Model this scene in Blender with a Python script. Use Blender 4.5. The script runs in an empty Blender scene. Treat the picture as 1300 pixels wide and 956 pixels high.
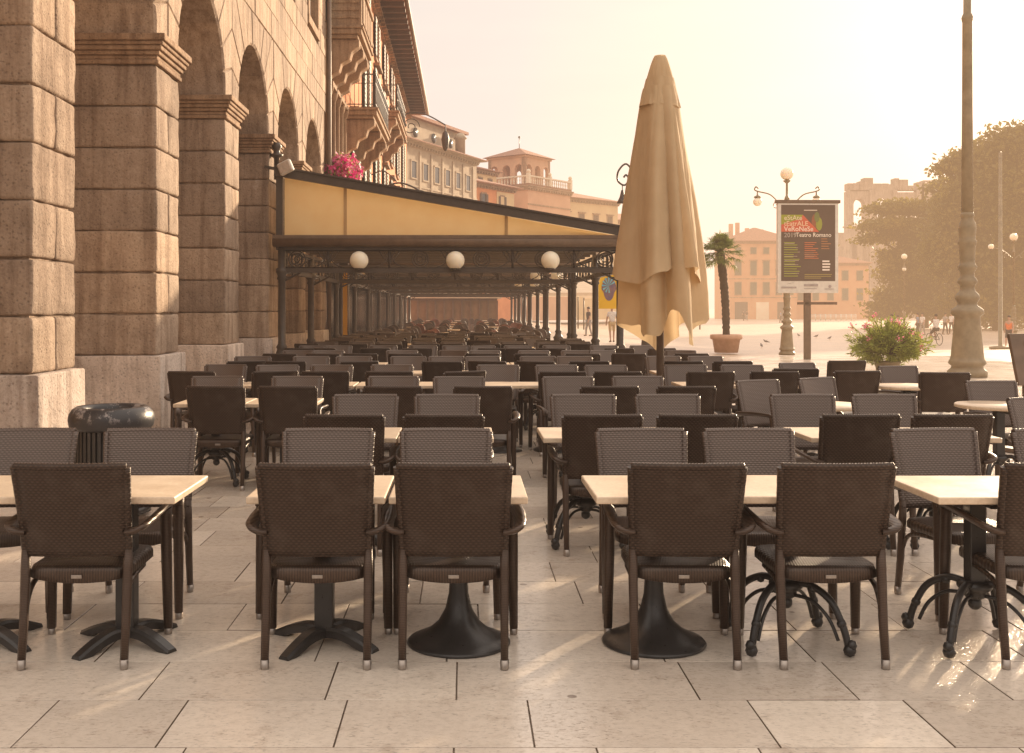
import bpy, math, random
from mathutils import Vector, Matrix, noise
R = math.radians
PI = math.pi
rnd = random.Random(7)
scene = bpy.context.scene
COL = scene.collection

# ------------------------------------------------------------------ node helpers
def new_mat(name):
    m = bpy.data.materials.new(name); m.use_nodes = True
    nt = m.node_tree; b = nt.nodes['Principled BSDF']
    return m, nt, b
def nd(nt, typ, **kw):
    n = nt.nodes.new(typ)
    for k, v in kw.items():
        if k.startswith('i_'):
            key = k[2:]
            key = int(key) if key.isdigit() else key
            n.inputs[key].default_value = v
        else: setattr(n, k, v)
    return n
def math_(nt, op, a, b=None, c=None):
    n = nt.nodes.new('ShaderNodeMath'); n.operation = op
    for i, v in enumerate((a, b, c)):
        if v is None: continue
        if isinstance(v, (int, float)): n.inputs[i].default_value = v
        else: nt.links.new(v, n.inputs[i])
    return n.outputs[0]
def mixc(nt, fac, a, b, typ='MIX'):
    n = nt.nodes.new('ShaderNodeMix'); n.data_type = 'RGBA'; n.blend_type = typ
    for sock, v in ((n.inputs[0], fac), (n.inputs[6], a), (n.inputs[7], b)):
        if isinstance(v, (int, float)): sock.default_value = v
        elif isinstance(v, tuple): sock.default_value = (*v[:3], 1)
        else: nt.links.new(v, sock)
    return n.outputs[2]
def ramp(nt, src, stops):
    n = nt.nodes.new('ShaderNodeValToRGB')
    e = n.color_ramp.elements
    while len(e) < len(stops): e.new(0.5)
    for el, (p, c) in zip(e, stops):
        el.position = p; el.color = (*c, 1) if len(c) == 3 else c
    nt.links.new(src, n.inputs[0]); return n.outputs[0]
def noise_(nt, vec, scale, detail=4, rough=.55):
    n = nd(nt, 'ShaderNodeTexNoise', i_Scale=scale, i_Detail=detail, i_Roughness=rough)
    if vec is not None: nt.links.new(vec, n.inputs['Vector'])
    return n.outputs['Fac']
def bump(nt, b, h, strength=.4, dist=.02, prev=None):
    n = nd(nt, 'ShaderNodeBump', i_Strength=strength, i_Distance=dist)
    nt.links.new(h, n.inputs['Height'])
    if prev is not None: nt.links.new(prev, n.inputs['Normal'])
    nt.links.new(n.outputs[0], b.inputs['Normal']); return n.outputs[0]
def objc(nt): return nd(nt, 'ShaderNodeTexCoord').outputs['Object']

def simple(name, c1, c2=None, rough=.6, scale=6, bmp=0, bscale=40, bdist=.01, metal=0, spec=.5, detail=5):
    m, nt, b = new_mat(name)
    v = objc(nt)
    c2 = c2 or tuple(x*.72 for x in c1)
    f = noise_(nt, v, scale, detail)
    col = ramp(nt, f, [(.3, c2), (.7, c1)])
    nt.links.new(col, b.inputs['Base Color'])
    b.inputs['Roughness'].default_value = rough
    b.inputs['Metallic'].default_value = metal
    b.inputs['Specular IOR Level'].default_value = spec
    f2 = noise_(nt, v, scale*5, 3)
    rr = math_(nt, 'MULTIPLY_ADD', f2, .25, rough-.12)
    nt.links.new(rr, b.inputs['Roughness'])
    if bmp: bump(nt, b, noise_(nt, v, bscale, 6, .6), bmp, bdist)
    return m

def stone(name, c1, c2, c3, rough=.85, streak=True):
    m, nt, b = new_mat(name)
    v = objc(nt)
    big = noise_(nt, v, .9, 6, .65)
    mid = noise_(nt, v, 5.5, 8, .7)
    fine = noise_(nt, v, 38, 6, .7)
    col = ramp(nt, mid, [(.28, c2), (.52, c1), (.78, c3)])
    col = mixc(nt, .55, col, ramp(nt, big, [(.3, tuple(x*.62 for x in c1)), (.7, tuple(min(1, x*1.18) for x in c1))]), 'MIX')
    col = mixc(nt, .35, col, ramp(nt, fine, [(.3, (.35, .3, .27)), (.6, (1, 1, 1))]), 'MULTIPLY')
    if streak:
        mp = nd(nt, 'ShaderNodeMapping'); mp.inputs['Scale'].default_value = (5, 5, .35)
        nt.links.new(v, mp.inputs[0])
        st = noise_(nt, mp.outputs[0], 1.6, 5, .6)
        col = mixc(nt, .62, col, ramp(nt, st, [(.35, (.45, .38, .33)), (.55, (1, 1, 1))]), 'MULTIPLY')
    vo = nd(nt, 'ShaderNodeTexVoronoi', i_Scale=26.0); nt.links.new(v, vo.inputs['Vector'])
    pits = ramp(nt, vo.outputs['Distance'], [(.1, (0, 0, 0)), (.35, (1, 1, 1))])
    col = mixc(nt, .3, col, pits, 'MULTIPLY')
    tn = nd(nt, 'ShaderNodeAttribute', attribute_name='tone')
    col = mixc(nt, 1.0, col, ramp(nt, tn.outputs['Fac'], [(0, (.78, .76, .75)), (.5, (.97, .96, .95)), (1, (1.16, 1.12, 1.06))]), 'MULTIPLY')
    soot = ramp(nt, noise_(nt, v, .55, 5, .6), [(.52, (1, 1, 1)), (.68, (.52, .47, .44))])
    col = mixc(nt, .6, col, soot, 'MULTIPLY')
    mort = ramp(nt, noise_(nt, v, 2.3, 6, .7), [(.66, (0, 0, 0)), (.70, (1, 1, 1))])
    col = mixc(nt, math_(nt, 'MULTIPLY', mort, .35), col, (.58, .50, .42))
    nt.links.new(col, b.inputs['Base Color'])
    b.inputs['Roughness'].default_value = rough
    b.inputs['Specular IOR Level'].default_value = .25
    n1 = bump(nt, b, fine, .55, .012)
    n2 = bump(nt, b, pits, .35, .012, n1)
    bump(nt, b, mid, .6, .05, n2)
    return m

# ------------------------------------------------------------------ mesh builder
class MB:
    def __init__(s): s.v = []; s.f = []; s.s = []; s.t = []
    def add(s, vs, fs, smooth=False):
        o = len(s.v); s.v += [tuple(p) for p in vs]
        s.f += [tuple(i+o for i in f) for f in fs]; s.s += [smooth]*len(fs); return s
    def tone(s, val):                      # one tone value for everything added since the last call
        s.t += [val]*(len(s.v)-len(s.t)); return s
    def box(s, c, d, rz=0, M=None):
        x, y, z = (k/2 for k in d)
        P = [Vector((a*x, b*y, e*z)) for a in (-1, 1) for b in (-1, 1) for e in (-1, 1)]
        T = Matrix.Translation(c) @ (M if M is not None else Matrix.Rotation(rz, 4, 'Z'))
        return s.add([T @ p for p in P], [(0, 1, 3, 2), (4, 6, 7, 5), (0, 4, 5, 1), (2, 3, 7, 6), (0, 2, 6, 4), (1, 5, 7, 3)])
    def box2(s, a, b):
        return s.box([(p+q)/2 for p, q in zip(a, b)], [abs(q-p) for p, q in zip(a, b)])
    def bar(s, p, q, w, h, up=(0, 0, 1)):
        p, q = Vector(p), Vector(q); d = (q-p).normalized(); u = Vector(up)
        if abs(d.dot(u)) > .98: u = Vector((0, 1, 0))
        a = d.cross(u).normalized(); b = a.cross(d).normalized()
        P = [c + a*sx*w/2 + b*sz*h/2 for c in (p, q) for sx in (-1, 1) for sz in (-1, 1)]
        return s.add(P, [(0, 2, 3, 1), (4, 5, 7, 6), (0, 1, 5, 4), (2, 6, 7, 3), (0, 4, 6, 2), (1, 3, 7, 5)])
    def tube(s, pts, r, n=8, closed=False, cap=True, flat=1.0, sq=False):
        pts = [Vector(p) for p in pts]; k = len(pts)
        rs = r if isinstance(r, (list, tuple)) else [r]*k
        t0 = (pts[1]-pts[0]).normalized()
        a = t0.orthogonal().normalized()
        if abs(t0.z) < .9: a = t0.cross(Vector((0, 0, 1))).normalized()
        elif abs(t0.z) >= .9: a = (Vector((1, 0, 0)) - t0*t0.x).normalized()
        vs, fs = [], []
        for i, p in enumerate(pts):
            if closed: t = (pts[(i+1) % k]-pts[i-1]).normalized()
            else: t = (pts[min(i+1, k-1)]-pts[max(i-1, 0)]).normalized()
            a = (a - t*a.dot(t)).normalized(); b = t.cross(a)
            for j in range(n):
                th = 2*PI*(j+.5)/n
                c, d = math.cos(th), math.sin(th)
                if sq:
                    m = max(abs(c), abs(d))**.7; c, d = c/m, d/m
                vs.append(p + a*c*rs[i] + b*d*rs[i]*flat)
        for i in range(k if closed else k-1):
            for j in range(n):
                i2 = (i+1) % k; j2 = (j+1) % n
                fs.append((i*n+j, i*n+j2, i2*n+j2, i2*n+j))
        s.add(vs, fs, True)
        if cap and not closed:
            o = len(s.v)-len(vs)
            s.f += [tuple(o+j for j in range(n))[::-1], tuple(o+(k-1)*n+j for j in range(n))]; s.s += [False, False]
        return s
    def lathe(s, prof, n=24, c=(0, 0, 0), smooth=True, a0=0, a1=2*PI):
        vs, fs = [], []; k = len(prof)
        for r, z in prof:
            for j in range(n):
                th = 2*PI*j/n
                vs.append((c[0]+r*math.cos(th), c[1]+r*math.sin(th), c[2]+z))
        for i in range(k-1):
            for j in range(n):
                j2 = (j+1) % n
                fs.append((i*n+j, i*n+j2, (i+1)*n+j2, (i+1)*n+j))
        s.add(vs, fs, smooth)
        o = len(s.v)-len(vs)
        if prof[0][0] > 1e-4: s.f.append(tuple(o+j for j in range(n))[::-1]); s.s.append(False)
        if prof[-1][0] > 1e-4: s.f.append(tuple(o+(k-1)*n+j for j in range(n))); s.s.append(False)
        return s
    def sphere(s, c, r, n=14, sc=(1, 1, 1)):
        m = n//2; vs, fs = [], []
        for i in range(m+1):
            ph = PI*i/m
            for j in range(n):
                th = 2*PI*j/n
                vs.append((c[0]+r*sc[0]*math.sin(ph)*math.cos(th), c[1]+r*sc[1]*math.sin(ph)*math.sin(th), c[2]-r*sc[2]*math.cos(ph)))
        for i in range(m):
            for j in range(n):
                j2 = (j+1) % n
                fs.append((i*n+j, i*n+j2, (i+1)*n+j2, (i+1)*n+j))
        return s.add(vs, fs, True)
    def prism(s, poly, off, chamfer=0):
        off = Vector(off); P = [Vector(p) for p in poly]; n = len(P)
        Q = [p+off for p in P]
        vs = P+Q; fs = [tuple(range(n))[::-1]]
        for i in range(n): fs.append((i, (i+1) % n, n+(i+1) % n, n+i))
        if chamfer:
            c = sum(Q, Vector())/n; dn = off.normalized()
            T = []
            for q in Q:
                d = c-q; T.append(q + d*min(.45, chamfer*1.5/max(d.length, .01)) + dn*chamfer)
            vs = vs+T
            for i in range(n): fs.append((n+i, n+(i+1) % n, 2*n+(i+1) % n, 2*n+i))
            fs.append(tuple(range(2*n, 3*n)))
        else: fs.append(tuple(range(n, 2*n)))
        return s.add(vs, fs)
    def ring(s, c, r, rt, axis='Y', n=24, m=6):
        pts = []
        for i in range(n):
            a = 2*PI*i/n; x, y = r*math.cos(a), r*math.sin(a)
            pts.append({'Y': (c[0]+x, c[1], c[2]+y), 'X': (c[0], c[1]+x, c[2]+y), 'Z': (c[0]+x, c[1]+y, c[2])}[axis])
        return s.tube(pts, rt, m, closed=True)
    def xf(s, M):
        s.v = [tuple(M @ Vector(p)) for p in s.v]; return s
    def join(s, o):
        k = len(s.v); s.v += o.v; s.f += [tuple(i+k for i in f) for f in o.f]; s.s += o.s; return s
    def build(s, name, mat, parent=None, loc=None, bevel=0, seg=2):
        me = bpy.data.meshes.new(name)
        me.from_pydata(s.v, [], s.f)
        me.polygons.foreach_set('use_smooth', s.s)
        import bmesh
        bm = bmesh.new(); bm.from_mesh(me); bmesh.ops.recalc_face_normals(bm, faces=bm.faces); bm.to_mesh(me); bm.free()
        if s.t:
            ta = me.attributes.new('tone', 'FLOAT', 'POINT'); ta.data.foreach_set('value', s.t+[.5]*(len(s.v)-len(s.t)))
        me.materials.append(mat); me.update()
        o = bpy.data.objects.new(name, me); COL.objects.link(o)
        if parent is not None: o.parent = parent
        if loc is not None: o.location = loc
        if bevel:
            b = o.modifiers.new('Bevel', 'BEVEL'); b.width = bevel; b.segments = seg; b.limit_method = 'ANGLE'; b.angle_limit = R(35)
        return o

def raw(mb, name, mat, parent=None):       # no normal recalculation: leaf cards, large sheets
    me = bpy.data.meshes.new(name); me.from_pydata(mb.v, [], mb.f); me.polygons.foreach_set('use_smooth', mb.s)
    me.materials.append(mat); me.update()
    o = bpy.data.objects.new(name, me); COL.objects.link(o)
    if parent is not None: o.parent = parent
    return o
def tag(o, label, cat, group=None):
    o['label'] = label; o['category'] = cat
    if group: o['group'] = group
    return o
def empty(name, label, cat, loc=(0, 0, 0), rz=0, group=None):
    o = bpy.data.objects.new(name, None); COL.objects.link(o); o.location = loc; o.rotation_euler = (0, 0, rz)
    o.empty_display_size = .2
    return tag(o, label, cat, group)
def struct(o): o['kind'] = 'structure'; return o
def copy_tree(o, parent=None):
    c = o.copy(); COL.objects.link(c)
    if parent is not None: c.parent = parent
    for ch in list(o.children): copy_tree(ch, c)
    return c
def spline(pts, n=6):
    P = [Vector(p) for p in pts]; out = []
    for i in range(len(P)-1):
        p0 = P[max(i-1, 0)]; p1 = P[i]; p2 = P[i+1]; p3 = P[min(i+2, len(P)-1)]
        for k in range(n):
            t = k/n
            out.append(.5*((2*p1)+(-p0+p2)*t+(2*p0-5*p1+4*p2-p3)*t*t+(-p0+3*p1-3*p2+p3)*t*t*t))
    out.append(P[-1]); return out
def smooth01(t): t = max(0, min(1, t)); return t*t*(3-2*t)
def gz(x, y): return -.55*smooth01((x-5)/9)*smooth01((y-34)/24)
def at(px, Y, py=None):                    # a measured direction and a depth -> a place in the world
    X = (px-590)*Y/1350
    return (X, Y, gz(X, Y)) if py is None else (X, Y, 1.55-(py-391)*Y/1350)
ORD = 'zeroth first second third fourth fifth sixth seventh eighth ninth tenth eleventh twelfth thirteenth fourteenth fifteenth'.split()

def rough_block(mb, x0, x1, y0, y1, z0, z1, r=.030, amp=.014, step=.13):
    def lines(a, b):
        n = max(2, round((b-a-2*r)/step)); L = [a, a+r*.45, a+r]
        L += [a+r+(b-a-2*r)*i/n for i in range(1, n)]
        return L+[b-r, b-r*.45, b]
    X, Y, Z = lines(x0, x1), lines(y0, y1), lines(z0, z1)
    idx = {}; vs = []; fs = []
    lo = Vector((x0+r, y0+r, z0+r)); hi = Vector((x1-r, y1-r, z1-r))
    def vid(p):
        k = (round(p[0], 4), round(p[1], 4), round(p[2], 4))
        if k not in idx:
            q = Vector([min(max(p[i], lo[i]), hi[i]) for i in range(3)])
            d = Vector(p)-q; d = d.normalized() if d.length > 1e-6 else Vector((0, 0, 1))
            q2 = q+d*r
            a = amp*(noise.fractal(q2*3.1, 1, 2, 4)+.6*noise.noise(q2*11))
            idx[k] = len(vs); vs.append(q2+d*a)
        return idx[k]
    for A, B, mk in ((X, Z, lambda a, b, e: (a, (y0, y1)[e], b)), (Y, Z, lambda a, b, e: ((x0, x1)[e], a, b)), (X, Y, lambda a, b, e: (a, b, (z0, z1)[e]))):
        for e in (0, 1):
            for i in range(len(A)-1):
                for j in range(len(B)-1):
                    fs.append([vid(mk(A[i], B[j], e)), vid(mk(A[i+1], B[j], e)), vid(mk(A[i+1], B[j+1], e)), vid(mk(A[i], B[j+1], e))])
    mb.add(vs, fs, True).tone(rnd.random())

# ------------------------------------------------------------------ camera, world, sun
cam = bpy.data.cameras.new('camera'); camo = bpy.data.objects.new('camera', cam); COL.objects.link(camo)
camo.location = (0, 0, 1.55); camo.rotation_euler = (R(90), 0, 0)
cam.sensor_width = 36; cam.lens = 1350/1300*36; cam.shift_x = 60/1300; cam.shift_y = -87/1300
cam.clip_start = .05; cam.clip_end = 3000
scene.camera = camo
scene.render.engine = 'CYCLES'
scene.cycles.use_denoising = True
scene.cycles.max_bounces = 7; scene.cycles.diffuse_bounces = 3; scene.cycles.glossy_bounces = 3
scene.cycles.transmission_bounces = 4; scene.cycles.transparent_max_bounces = 8; scene.cycles.volume_bounces = 0
scene.cycles.sample_clamp_indirect = 6; scene.cycles.caustics_reflective = False; scene.cycles.caustics_refractive = False
scene.view_settings.view_transform = 'Standard'; scene.view_settings.look = 'None'
scene.view_settings.exposure = 0; scene.view_settings.gamma = 1

AZ, EL = R(35), R(13)
SUN = Vector((math.sin(AZ)*math.cos(EL), math.cos(AZ)*math.cos(EL), math.sin(EL)))
sl = bpy.data.lights.new('sun', 'SUN'); sl.energy = 9.0; sl.angle = R(1.6); sl.color = (1, .77, .52)
so = bpy.data.objects.new('sun', sl); COL.objects.link(so)
so.rotation_euler = (-SUN).to_track_quat('-Z', 'Y').to_euler(); so.location = (40, 60, 40)

w = bpy.data.worlds.new('World'); scene.world = w; w.use_nodes = True
nt = w.node_tree; nt.nodes.clear()
sky = nd(nt, 'ShaderNodeTexSky', sky_type='NISHITA', sun_disc=False, sun_elevation=EL, sun_rotation=AZ, dust_density=6.0, air_density=1.0, ozone_density=.6)
bg1 = nd(nt, 'ShaderNodeBackground', i_Strength=.010)
tint = mixc(nt, 1.0, sky.outputs[0], (1.0, .74, .60), 'MULTIPLY'); nt.links.new(tint, bg1.inputs[0])
# hazy summer-morning sky: cream veil, warmer and brighter toward the sun
g = nd(nt, 'ShaderNodeTexCoord').outputs['Generated']
dt = nd(nt, 'ShaderNodeVectorMath', operation='DOT_PRODUCT'); nt.links.new(g, dt.inputs[0]); dt.inputs[1].default_value = SUN
sep = nd(nt, 'ShaderNodeSeparateXYZ'); nt.links.new(g, sep.inputs[0])
veil = ramp(nt, sep.outputs['Z'], [(0, (.74, .64, .56)), (.09, (.82, .735, .665)), (.28, (.87, .785, .71)), (.45, (1.2, 1.08, .97)), (1, (1.55, 1.38, 1.22))])  # overhead sky, out of view, is brightened as added ambient fill
cs = math_(nt, 'MAXIMUM', dt.outputs['Value'], 0)
glow = math_(nt, 'ADD', math_(nt, 'MULTIPLY', math_(nt, 'POWER', cs, 7), .13), math_(nt, 'MULTIPLY', math_(nt, 'POWER', cs, 45), .6))
gl = mixc(nt, 1.0, (1.0, .96, .90), glow, 'MULTIPLY')
veil = mixc(nt, 1.0, veil, gl, 'ADD')
cl = nd(nt, 'ShaderNodeMapping'); cl.inputs['Scale'].default_value = (1.5, 1.5, 9); nt.links.new(g, cl.inputs[0])
cf = ramp(nt, noise_(nt, cl.outputs[0], 1.7, 5, .5), [(.35, (.94, .94, .95)), (.7, (1.03, 1.02, 1.0))])
veil = mixc(nt, 1.0, veil, cf, 'MULTIPLY')
side = ramp(nt, math_(nt, 'MULTIPLY_ADD', dt.outputs['Value'], .5, .5), [(.05, (.52, .51, .51)), (.35, (.60, .59, .58)), (.8, (1, 1, 1))])   # the sky opposite the low sun is darker
side = mixc(nt, ramp(nt, sep.outputs['Z'], [(.08, (0, 0, 0)), (.34, (1, 1, 1))]), side, (1, 1, 1))
veil = mixc(nt, 1.0, veil, side, 'MULTIPLY')
bg2 = nd(nt, 'ShaderNodeBackground', i_Strength=1.0); nt.links.new(veil, bg2.inputs[0])
ad = nd(nt, 'ShaderNodeAddShader'); nt.links.new(bg1.outputs[0], ad.inputs[0]); nt.links.new(bg2.outputs[0], ad.inputs[1])
wo = nd(nt, 'ShaderNodeOutputWorld'); nt.links.new(ad.outputs[0], wo.inputs[0])
w.cycles.sampling_method = 'AUTOMATIC'

# morning haze: thin glowing air over the whole place, thicker over the open sunlit square
def haze_mat(name, dens, col, strength, ab_=.4):
    m = bpy.data.materials.new(name); m.use_nodes = True; nt = m.node_tree; nt.nodes.clear()
    ab = nd(nt, 'ShaderNodeVolumeAbsorption', i_Density=dens*ab_); ab.inputs['Color'].default_value = (0, 0, 0, 1)
    em = nd(nt, 'ShaderNodeEmission', i_Strength=dens*strength); em.inputs['Color'].default_value = (*col, 1)
    a = nd(nt, 'ShaderNodeAddShader'); nt.links.new(ab.outputs[0], a.inputs[0]); nt.links.new(em.outputs[0], a.inputs[1])
    o = nd(nt, 'ShaderNodeOutputMaterial'); nt.links.new(a.outputs[0], o.inputs['Volume'])
    return m
HAZE = True
if HAZE:
    o = MB().box2((-120, -30, -2), (200, 420, 24)).build('haze', haze_mat('haze_thin', .0016, (1.0, .69, .49), .9, .35)); struct(o)
    o = MB().box2((5.0, 12, -2.1), (230, 112, 23.5)).build('haze', haze_mat('haze_sunlit', .0029, (1.0, .53, .21), .9, .35)); struct(o)

# ------------------------------------------------------------------ materials
M = {}
M['stone'] = stone('rusticated_stone', (.47, .36, .275), (.28, .205, .152), (.61, .49, .385))
M['plinth'] = stone('pale_plinth_stone', (.78, .67, .59), (.62, .51, .44), (.86, .77, .70), streak=True)
M['trim_stone'] = stone('carved_stone', (.55, .38, .25), (.38, .25, .17), (.66, .48, .33))
M['iron'] = simple('painted_iron', (.075, .054, .040), (.05, .036, .027), .45, 9, .15, 60, .004)
M['iron_brown'] = simple('brown_painted_iron', (.17, .11, .072), (.12, .078, .05), .5, 7, .12, 50, .004)
M['lamp_iron'] = simple('lamp_post_iron', (.30, .235, .15), (.20, .155, .095), .5, 5, .2, 30, .01)
M['steel_tip'] = simple('brushed_metal', (.42, .37, .33), (.30, .26, .23), .4, 30, metal=.85)
M['black_metal'] = simple('black_cast_metal', (.035, .031, .030), (.022, .02, .019), .32, 12, .15, 90, .003)
M['bin'] = None
M['glass_globe'] = None
M['terracotta'] = simple('terracotta', (.58, .36, .25), (.48, .28, .18), .75, 6, .2, 40, .01)
M['dark_pane'] = simple('dark_glass', (.03, .028, .027), (.05, .045, .04), .12, 2, spec=.6)
M['roof_tile'] = simple('clay_roof_tiles', (.36, .17, .10), (.24, .11, .07), .85, 3, .6, 9, .08)
M['shutter_green'] = simple('green_shutters', (.07, .10, .075), (.05, .07, .055), .6, 4)
M['shutter_brown'] = simple('brown_shutters', (.12, .075, .05), (.08, .05, .035), .6, 4)
M['white_frame'] = simple('white_painted_wood', (.70, .66, .60), (.58, .54, .49), .55, 8)
M['orange_wall'] = simple('orange_plaster', (.66, .275, .12), (.54, .205, .085), .9, .9, .2, 14, .02)
M['orange_far'] = simple('faded_orange_plaster', (.56, .30, .17), (.46, .235, .125), .9, .9, .2, 14, .02)
M['ochre_wall'] = simple('ochre_plaster', (.66, .40, .17), (.54, .31, .125), .9, .9, .2, 14, .02)
M['yellow_wall'] = simple('pale_yellow_plaster', (.66, .50, .29), (.56, .41, .23), .9, .6, .2, 10, .02)
M['pink_wall'] = simple('salmon_plaster', (.60, .36, .23), (.51, .29, .18), .9, .6, .2, 10, .02)
M['cream_wall'] = simple('cream_plaster', (.70, .61, .48), (.60, .51, .39), .9, .6, .2, 10, .02)
M['palazzo'] = simple('weathered_palazzo_stone', (.47, .38, .27), (.35, .27, .19), .9, .8, .3, 8, .03)
M['arena_stone'] = stone('arena_limestone', (.50, .42, .34), (.34, .27, .21), (.62, .53, .44))
M['skin'] = simple('skin', (.46, .27, .19), (.42, .24, .17), .6, 5)
M['hair'] = simple('dark_hair', (.035, .022, .015), None, .6, 20)
def cloth(name, c, c2=None, bm=.15): return simple(name, c, c2, .85, 14, bm, 60, .01)

def weave(name, kind):
    m, nt, b = new_mat(name)
    sp = nd(nt, 'ShaderNodeSeparateXYZ'); nt.links.new(objc(nt), sp.inputs[0])
    u, v = {'back': (sp.outputs['X'], sp.outputs['Z']), 'seat': (sp.outputs['X'], sp.outputs['Y']), 'leg': (sp.outputs['X'], sp.outputs['Z'])}[kind]
    pu, pv = {'back': (.023, .0115), 'seat': (.012, .03), 'leg': (.05, .007)}[kind]
    vv = math_(nt, 'DIVIDE', v, pv); row = math_(nt, 'FLOOR', vv); fv = math_(nt, 'FRACT', vv)
    sh = math_(nt, 'MULTIPLY', math_(nt, 'MODULO', row, 2.0), PI)
    uu = math_(nt, 'ADD', math_(nt, 'MULTIPLY', u, 2*PI/pu), sh)
    wav = math_(nt, 'MULTIPLY_ADD', math_(nt, 'SINE', uu), .5, .5)
    rib = math_(nt, 'SINE', math_(nt, 'MULTIPLY', fv, PI))
    h = math_(nt, 'MULTIPLY', rib, math_(nt, 'MULTIPLY_ADD', wav, .75, .25)) if kind != 'leg' else rib
    fn = noise_(nt, objc(nt), 9, 4)
    base = mixc(nt, h, (.013, .0074, .005), (.062, .036, .0245))
    oi = nd(nt, 'ShaderNodeObjectInfo')
    var = math_(nt, 'MULTIPLY_ADD', oi.outputs['Random'], .35, .82)
    vc = nd(nt, 'ShaderNodeCombineXYZ')
    for k in range(3): nt.links.new(var, vc.inputs[k])
    base = mixc(nt, 1.0, base, vc.outputs[0], 'MULTIPLY')
    base = mixc(nt, math_(nt, 'MULTIPLY', ramp(nt, fn, [(.5, (0, 0, 0)), (.75, (1, 1, 1))]), .25), base, (.12, .095, .08))
    rough_ = .38
    if kind == 'back':                       # sky light caught by the sitter's side is painted in as paler, shinier colour
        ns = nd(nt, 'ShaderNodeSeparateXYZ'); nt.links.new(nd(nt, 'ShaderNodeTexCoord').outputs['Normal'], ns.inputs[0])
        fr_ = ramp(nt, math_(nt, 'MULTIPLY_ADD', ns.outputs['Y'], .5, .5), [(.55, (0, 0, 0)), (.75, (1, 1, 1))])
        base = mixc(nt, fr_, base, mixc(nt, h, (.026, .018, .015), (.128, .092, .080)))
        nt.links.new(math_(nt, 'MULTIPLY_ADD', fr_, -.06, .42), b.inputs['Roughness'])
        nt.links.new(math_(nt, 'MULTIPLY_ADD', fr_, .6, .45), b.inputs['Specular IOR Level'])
    nt.links.new(base, b.inputs['Base Color'])
    if kind != 'back': b.inputs['Roughness'].default_value = .36; b.inputs['Specular IOR Level'].default_value = .6
    b.inputs['Specular Tint'].default_value = (1, .86, .77, 1)
    bump(nt, b, h, {'back': .5, 'seat': .5, 'leg': .25}[kind], .004)
    return m
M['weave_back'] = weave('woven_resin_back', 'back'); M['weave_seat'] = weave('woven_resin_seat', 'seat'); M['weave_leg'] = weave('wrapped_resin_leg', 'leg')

def table_mat():
    m, nt, b = new_mat('cream_stone_laminate'); v = objc(nt)
    oi = nd(nt, 'ShaderNodeObjectInfo'); av = nd(nt, 'ShaderNodeVectorMath', operation='ADD'); nt.links.new(v, av.inputs[0])
    sc_ = nd(nt, 'ShaderNodeVectorMath', operation='SCALE'); sc_.inputs[0].default_value = (37, 21, 9); nt.links.new(oi.outputs['Random'], sc_.inputs['Scale']); nt.links.new(sc_.outputs[0], av.inputs[1])
    v = av.outputs[0]
    a = noise_(nt, v, 5, 8, .7); c = noise_(nt, v, 60, 4)
    col = ramp(nt, a, [(.3, (.60, .46, .33)), (.6, (.72, .58, .43)), (.8, (.78, .66, .51))])
    col = mixc(nt, .25, col, ramp(nt, c, [(.35, (.6, .5, .4)), (.6, (1, 1, 1))]), 'MULTIPLY')
    nt.links.new(col, b.inputs['Base Color'])
    nt.links.new(math_(nt, 'MULTIPLY_ADD', a, .3, .22), b.inputs['Roughness'])
    return m
M['tabletop'] = table_mat()

def globe_mat():
    m, nt, b = new_mat('opal_glass')
    b.inputs['Base Color'].default_value = (.88, .80, .66, 1); b.inputs['Roughness'].default_value = .2
    b.inputs['Subsurface Weight'].default_value = .6; b.inputs['Subsurface Radius'].default_value = (.2, .17, .12); b.inputs['Subsurface Scale'].default_value = 1.0
    return m
M['glass_globe'] = globe_mat()
def bin_mat():
    m, nt, b = new_mat('worn_black_paint'); v = objc(nt)
    f = noise_(nt, v, 9, 8, .75); sp = nd(nt, 'ShaderNodeSeparateXYZ'); nt.links.new(v, sp.inputs[0])
    k = math_(nt, 'MULTIPLY', ramp(nt, f, [(.53, (0, 0, 0)), (.58, (1, 1, 1))]), ramp(nt, sp.outputs['Z'], [(.70, (0, 0, 0)), (.76, (1, 1, 1))]))
    nt.links.new(mixc(nt, k, (.035, .033, .036), (.28, .25, .24)), b.inputs['Base Color'])
    b.inputs['Roughness'].default_value = .35; bump(nt, b, f, .2, .01); return m
M['bin'] = bin_mat()
def canvas_mat(name, c1, c2, trans=.5, scale=3, rough=.8):
    m, nt, b = new_mat(name); v = objc(nt)
    col = ramp(nt, noise_(nt, v, scale, 5), [(.3, c2), (.7, c1)])
    nt.links.new(col, b.inputs['Base Color']); b.inputs['Roughness'].default_value = rough; b.inputs['Specular IOR Level'].default_value = .15
    tr = nd(nt, 'ShaderNodeBsdfTranslucent'); nt.links.new(col, tr.inputs[0])
    mx = nd(nt, 'ShaderNodeMixShader', i_0=trans)
    out = nt.nodes['Material Output']
    nt.links.new(b.outputs[0], mx.inputs[1]); nt.links.new(tr.outputs[0], mx.inputs[2]); nt.links.new(mx.outputs[0], out.inputs[0])
    bump(nt, b, noise_(nt, v, 220, 2), .15, .002)
    return m
M['awning_canvas'] = canvas_mat('ochre_awning_canvas', (.97, .78, .47), (.93, .71, .40), .5)
M['umbrella_canvas'] = canvas_mat('sand_umbrella_canvas', (.74, .575, .37), (.66, .50, .31), .34)
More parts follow.
